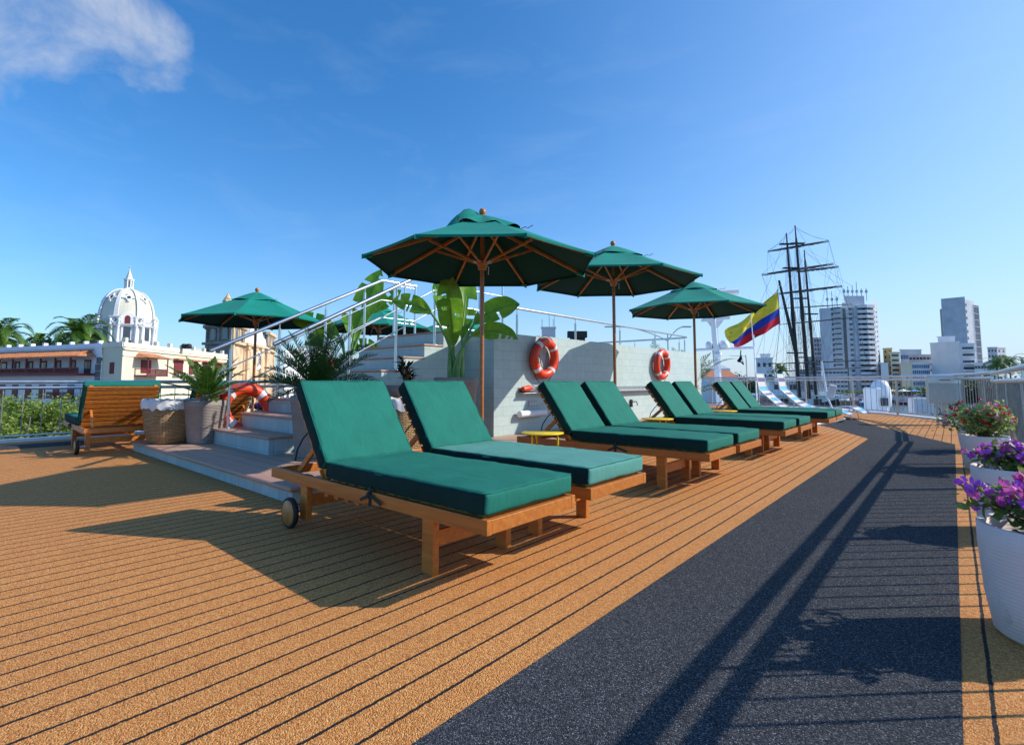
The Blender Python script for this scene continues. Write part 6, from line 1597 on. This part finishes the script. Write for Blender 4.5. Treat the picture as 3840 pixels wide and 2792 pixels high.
# --- the tall ship
TD = 57.0
ts = thing('tall_ship', 'black three-masted tall ship with furled brown sails on bare yards', 'sailing ship', (*XY(s4(3010), TD), -5.2), world=True)
def P_(x, y, D=TD): return at(s4(x), s4(y), D)
crp = lambda x, y: (2800 + x * .2547, 1100 + y * .2547)
crq = lambda x, y: (2550 + x * .4851, 800 + y * .4851)
def mast(a, b, D, r0, r1, m1=None):
    A, B = P_(*a, D), P_(*b, D); pts = [A.lerp(B, u) for u in (0, .3, .45, .46, .72, .73, 1)]
    return MB().tube(pts, [r0, r0 * .95, r0 * .85, r0 * 1.0, r0 * .6, r0 * .7, r1], 12).build('mast', M['mast'], ts)
D1, D2, D3 = 54, 57, 61
mast(crq(925, 1420), crq(822, 150), D1, .21, .06)
mast(crq(1000, 1430), crq(889, 90), D2, .22, .06)
mast(crq(1055, 1430), crq(960, 280), D3, .18, .06)
for (x, y, D) in ((890, 1075, D1), (855, 420, D1), (975, 1110, D2), (935, 655, D2), (1010, 775, D3), (905, 230, D2), (828, 235, D1)):
    c = P_(*crq(x, y), D); MB().beam(c - RT * .8, c + RT * .8, .4, .12).build('crosstree', M['mast'], ts)
MB().tube([P_(*crq(893, 1060), D1), P_(*crq(765, 515), D1)], [.20, .11], 10).build('gaff_boom', M['mast'], ts)
yards = [((678, 288), (1150, 207), D2, 1), ((632, 468), (1185, 383), D1, 1), ((900, 445), (1226, 405), D3, 1), ((765, 615), (1252, 555), D2, 1), ((765, 733), (1330, 700), D2, 0), ((765, 857), (1370, 800), D1, 0), ((640, 1163), (1450, 1133), D1, 0), ((670, 1222), (1480, 1187), D2, 0)]
rg = MB(); mt_ = []
for a, b, D, sail in yards:
    A, B = P_(*crq(*a), D), P_(*crq(*b), D)
    MB().tube([A, A.lerp(B, .25), A.lerp(B, .5), A.lerp(B, .75), B], [.025, .055, .07, .055, .025], 8).build('yard', M['mast'], ts)
    if sail:
        pts = []; rr_ = []
        for i in range(41):
            u = i / 40; p = A.lerp(B, u); pts.append(p + Vector((0, 0, -.10 - .10 * abs(noise.noise(Vector((u * 9, D, 0))))))); rr_.append(.025 + .10 * math.sin(PI * min(1, .04 + u * .93)) ** .5 * (.6 + .9 * abs(noise.noise(Vector((u * 14, D, 3))))))
        MB().tube(pts, rr_, 8).build('furled_sail', M['sailcloth'], ts)
def rope(mb, a, b, sag=0.0, r=.018, n=8):
    a = Vector(a); b = Vector(b); mb.tube([a.lerp(b, k / n) - Vector((0, 0, sag * math.sin(PI * k / n))) for k in range(n + 1)] if sag else [a, b], r, 4, cap=False, smooth=False)
rnd = random.Random(31)
bases = {D1: (925, 1420), D2: (1000, 1430), D3: (1055, 1430)}; tops = {D1: (822, 150), D2: (889, 90), D3: (960, 280)}
for D in (D1, D2, D3):
    mb = MB(); bx_, by_ = bases[D]; tx, ty = tops[D]
    for lvl, spread, nn in ((.28, 62, 5), (.6, 92, 4), (.97, 118, 3)):
        for s in (-1, 1):
            for k in range(nn):
                u = lvl; x = bx_ + (tx - bx_) * u; y = by_ + (ty - by_) * u
                rope(mb, P_(*crq(x, y), D), P_(*crq(bx_ + s * spread * (.45 + .8 * k / nn) + (0 if lvl < .5 else 20 * s), 1375), D + rnd.uniform(-1, 1)), 0, .011)
    for k in range(0):      # ratlines
        y = 1350 - k * 16; hw = 60 * (1 - k / 22)
        rope(mb, P_(*crq(bx_ - hw - (1420 - y) * .08, y), D), P_(*crq(bx_ + hw - (1420 - y) * .08, y), D), 0, .010)
    mb.build('shrouds', M['rig'], ts)
mb = MB()
for i, (a, b, D, sail) in enumerate(yards):
    tx, ty = tops[D]; bx_, by_ = bases[D]
    for e in (a, b):
        um = min(.98, (by_ - e[1]) / (by_ - ty) + .16); x = bx_ + (tx - bx_) * um; y = by_ + (ty - by_) * um
        rope(mb, P_(*crq(*e), D), P_(*crq(x, y), D), .15, .010)
        if i < 7:
            e2 = yards[(i + 2) % 8][0 if e is a else 1]; rope(mb, P_(*crq(*e), D), P_(*crq(*e2), D), 1.0, .009)
        rope(mb, P_(*crq(*e), D), P_(*crq(bx_ + rnd.uniform(-60, 60), 1380), D), .2, .009)
for a, b in (((889, 92), (1290, 670)), ((822, 150), (600, 740)), ((889, 92), (822, 155)), ((960, 282), (1330, 560)), ((889, 100), (1150, 205)), ((822, 155), (680, 286)), ((770, 520), (590, 1100))):
    rope(mb, P_(*crq(*a)), P_(*crq(*b)), .3, .014)
mb.build('stays', M['rig'], ts)
a, b = XY(s4(2905), 60), XY(s4(3140), 52); dh = (Vector((*b, 0)) - Vector((*a, 0)))
mb = MB(); st_ = []; n = 14; side = Vector((-dh.y, dh.x, 0)).normalized()
for i in range(n + 1):
    u = i / n; c = Vector((*a, 0)) - dh * .25 + dh * 1.4 * u; w_ = 2.6 * math.sin(PI * min(1, .12 + u * .8)) ** .5; zt_2 = -1.9 + 1.0 * (2 * u - 1) ** 2
    st_.append([c - side * w_ * .5 + Vector((0, 0, -5.4)), c - side * w_ + Vector((0, 0, zt_2)), c + side * w_ + Vector((0, 0, zt_2)), c + side * w_ * .5 + Vector((0, 0, -5.4))])
vs = [p for s_ in st_ for p in s_]; mb.add(vs, [(i * 4 + k, i * 4 + (k + 1) % 4, (i + 1) * 4 + (k + 1) % 4, (i + 1) * 4 + k) for i in range(n) for k in range(4)] + [(0, 1, 2, 3), (n * 4 + 3, n * 4 + 2, n * 4 + 1, n * 4)]); mb.build('hull', M['mast'], ts)
mb = MB(); 
for i in range(n): mb.beam(st_[i][1] + Vector((0, 0, .1)), st_[i + 1][1] + Vector((0, 0, .1)), .2, .25)
mb.build('bulwark_trim', M['mast'], ts)

# --- radar mast of our own ship near the stern
DM = 27.0
t = thing('radar_mast', 'white ship mast with crossbar, radome, satellite dome and radar scanner behind the farthest parasol', 'mast', (*XY(s4(2688), DM), -1), world=True)
def Q_(x, y, D=DM): return at(s4(x), s4(y), D)
A, B = Q_(2694, 1425), Q_(2676, 1195)
MB().tube([A - (B - A) * .6, A, B], [.20, .19, .16], 8, smooth=False).build('column', M['white'], t)
MB().beam(Q_(2632, 1200), Q_(2735, 1190), .22, .16).build('crossbar', M['white'], t, bevel=.02)
mb = MB(); c = Q_(2680, 1208)
for s in (-1, 1): mb.add([c + RT * s * .1 + Vector((0, 0, .1)), c + RT * s * .50 + Vector((0, 0, .15)), c + RT * s * .12 - Vector((0, 0, .35))], [(0, 1, 2)])
mb.build('gusset', M['white'], t)
MB().tube([Q_(2604, 1312), Q_(2680, 1307), Q_(2825, 1303)], .075, 8).build('yard_arm', M['white'], t)
c = Q_(2715, 1304); dm_ = MB().lathe([(.25, 0), (.28, .08), (.28, .18), (.22, .33), (.12, .42), (0, .44)], tuple(c), 20, close=False).build('satellite_dome', M['white_clean'], t)
c = Q_(2676, 1300); MB().lathe([(.20, 0), (.22, .05), (.22, .2), (.15, .33), (0, .36)], tuple(c + FW * .5), 20, close=False).build('satellite_dome', M['white_clean'], t)
MB().lathe([(.05, -.40), (.22, -.15), (.25, 0), (0, 0)], tuple(Q_(2690, 1322)), 16, close=False).build('platform_bracket', M['white'], t)
p = Q_(2700, 1096); rs = MB().tube([Q_(2640, 1100), Q_(2766, 1092)], .17, 16).build('radar_scanner', M['white_clean'], t)
MB().tube([B, Q_(2690, 1105)], .14, 8).build('scanner_post', M['white'], t)
MB().tube([Q_(2676, 1190), Q_(2673, 1300), Q_(2684, 1425)], .035, 6).build('cable', M['conduit'], t)
for x in (2640, 2722): MB().tube([Q_(x, 1196), Q_(x, 1182)], .05, 6).build('light', M['white'], t)
t = thing('whip_antenna', 'thin white whip antenna on a pole in front of the flag', 'antenna', tuple(Q_(2832, 1440)), world=True)
MB().tube([Q_(2838, 1500), Q_(2828, 1310), Q_(2821, 1240), Q_(2811, 1105)], [.04, .035, .02, .012], 6).build('whip', M['white_clean'], t)
MB().tube([Q_(2829, 1296), Q_(2824, 1255)], .05, 8).build('sleeve', M['white_clean'], t)
t = thing('flag_pole', 'thin leaning pole carrying the small black pennant and the halyard', 'flagpole', tuple(Q_(2800, 1440)), world=True)
MB().tube([Q_(2805, 1500), Q_(2798, 1345), Q_(2796, 1330)], .025, 6).build('shaft', M['steel_dull'], t)
MB().tube([Q_(2796, 1335), Q_(2735, 1332)], .012, 5).build('arm', M['steel_dull'], t)

# --- flags
def cloth(corner_tl, corner_tr, corner_br, corner_bl, nu, nv, amp, seed, waves=2.2):
    vs = []
    for i in range(nu + 1):
        for j in range(nv + 1):
            u, v = i / nu, j / nv
            p = corner_tl * (1 - u) * (1 - v) + corner_tr * u * (1 - v) + corner_br * u * v + corner_bl * (1 - u) * v
            p = p + FW * amp * (1 - u) ** .6 * (math.sin((u * 1.2 + v * .7) * waves * PI + seed) + .4 * noise.noise(Vector((u * 6, v * 5, seed))))
            p = p + Vector((0, 0, amp * .22 * (1 - u) * math.sin((u * 2.1 - v) * waves * PI + seed)))
            vs.append(p)
    return vs
fl = thing('national_flag', 'large yellow, blue and red striped flag blowing left of the masts', 'flag', tuple(Q_(2915, 1300, 30)), world=True)
DF = 30
tl, tr, br, bl = Q_(2727, 1240, DF), Q_(2917, 1093, DF), Q_(2925, 1212, DF), Q_(2745, 1318, DF)
nu, nv = 44, 24; vs = cloth(tl, tr, br, bl, nu, nv, .42, 1.0)
for nm_, j0, j1, mt in (('yellow_band', 0, 12, 'fl_y'), ('blue_band', 12, 18, 'fl_b'), ('red_band', 18, 24, 'fl_r')):
    mb = MB(); mb.add([vs[i * (nv + 1) + j] for i in range(nu + 1) for j in range(j0, j1 + 1)], [(i * (j1 - j0 + 1) + j, i * (j1 - j0 + 1) + j + 1, (i + 1) * (j1 - j0 + 1) + j + 1, (i + 1) * (j1 - j0 + 1) + j) for i in range(nu) for j in range(j1 - j0)], True); mb.build(nm_, M[mt], fl)
mb = MB(); k1 = vs[3 * (nv + 1) + 5] - FW * .06; mb.tube([k1, k1 + RT * .12 + Vector((0, 0, -.12)), k1 + RT * .06 + Vector((0, 0, -.3)), k1 + RT * .2 + Vector((0, 0, -.42))], .03, 5); mb.tube([k1 + RT * .05 + Vector((0, 0, -.15)), k1 - RT * .08 + Vector((0, 0, -.3))], .025, 5); mb.build('emblem_mark', M['black'], fl)
MB().tube([tr + Vector((0, 0, .15)), tr, br, br - Vector((0, 0, .1))], .022, 6).build('hoist_rope', M['rig'], fl)
hl = MB(); rope(hl, tr + Vector((0, 0, .1)), Q_(2820, 1170, DF), .1, .014); rope(hl, br, Q_(2900, 1440, DF), .05, .014); rope(hl, tr + Vector((0, 0, .1)), Q_(2930, 1060, 50), 0, .014)
hl.build('halyard', M['rig'], fl)
t = thing('black_pennant', 'small black flag with a white mark hanging below the crossbar', 'flag', tuple(Q_(2775, 1373)), world=True)
vs = cloth(Q_(2779, 1314), Q_(2776, 1316), Q_(2791, 1368), Q_(2765, 1352), 8, 10, .10, 2.0)
mb = MB(); mb.add(vs, [(i * 11 + j, i * 11 + j + 1, (i + 1) * 11 + j + 1, (i + 1) * 11 + j) for i in range(8) for j in range(10)], True); mb.build('cloth', M['fl_k'], t)
c = Q_(2779, 1352) - FW * .12; MB().add([c + RT * .08 + Vector((0, 0, .02)), c + Vector((0, 0, .10)), c - RT * .07, c - Vector((0, 0, .08))], [(0, 1, 2, 3)]).build('white_mark', M['dome_white'], t)
MB().tube([Q_(2777, 1300), Q_(2778, 1316)], .012, 5).build('toggle', M['rig'], t)

# --- white satellite housing on the lower deck, and a small cabinet
gp_ = Vector((*XY(s4(3288), 21.5), -.62)); t = thing('satellite_housing', 'bulky white rounded navigation dome on a box base beyond the stern railing', 'radome', tuple(gp_), YAW)
k2 = 21.5 / F
MB().box((-7.6 * k2, -.35, 0), (4.0 * k2, .45, ZZ(s4(1450), 21.5) + .62)).build('base', M['white_clean'], t, bevel=.08)
hb = ZZ(s4(1430), 21.5) + .62
MB().lathe([(.0, hb - 1.3), (5.5 * k2, hb - 1.28), (8.2 * k2, hb - 1.0), (9 * k2, hb - .6), (8.0 * k2, hb - .2), (5.5 * k2, hb + .02), (0, hb + .1)], (3.0 * k2, .0, 0), 28, close=False).build('dome', M['white_clean'], t)
MB().box((-3.5 * k2, -.46, .62), (2.6 * k2, -.351, .95)).build('window', M['glass_dark'], t, bevel=.02)
MB().box((-9 * k2, -.45, .0), (6 * k2, .5, .10)).build('foot', M['steel_dull'], t)
gp_ = Vector((*XY(s4(3455), 21), -.62)); t = thing('deck_locker', 'small grey equipment box on a post standing on the lower deck', 'locker', tuple(gp_), YAW)
MB().box((-.05, -.05, 0), (.05, .05, .35)).build('post', M['steel_dull'], t); MB().box((-.5, -.18, .35), (.32, .18, .95)).build('box', M['conc'], t, bevel=.02)
MB().torus((.42, -.1, .42), .2, .02, (1, 0, 0), (0, 0, 1), 20, 6).build('hose_loop', M['black'], t)
# ------------------------------------------------------------------ render
S.view_settings.view_transform = 'Standard'; S.view_settings.look = 'None'; S.view_settings.exposure = 0
S.render.engine = 'CYCLES'
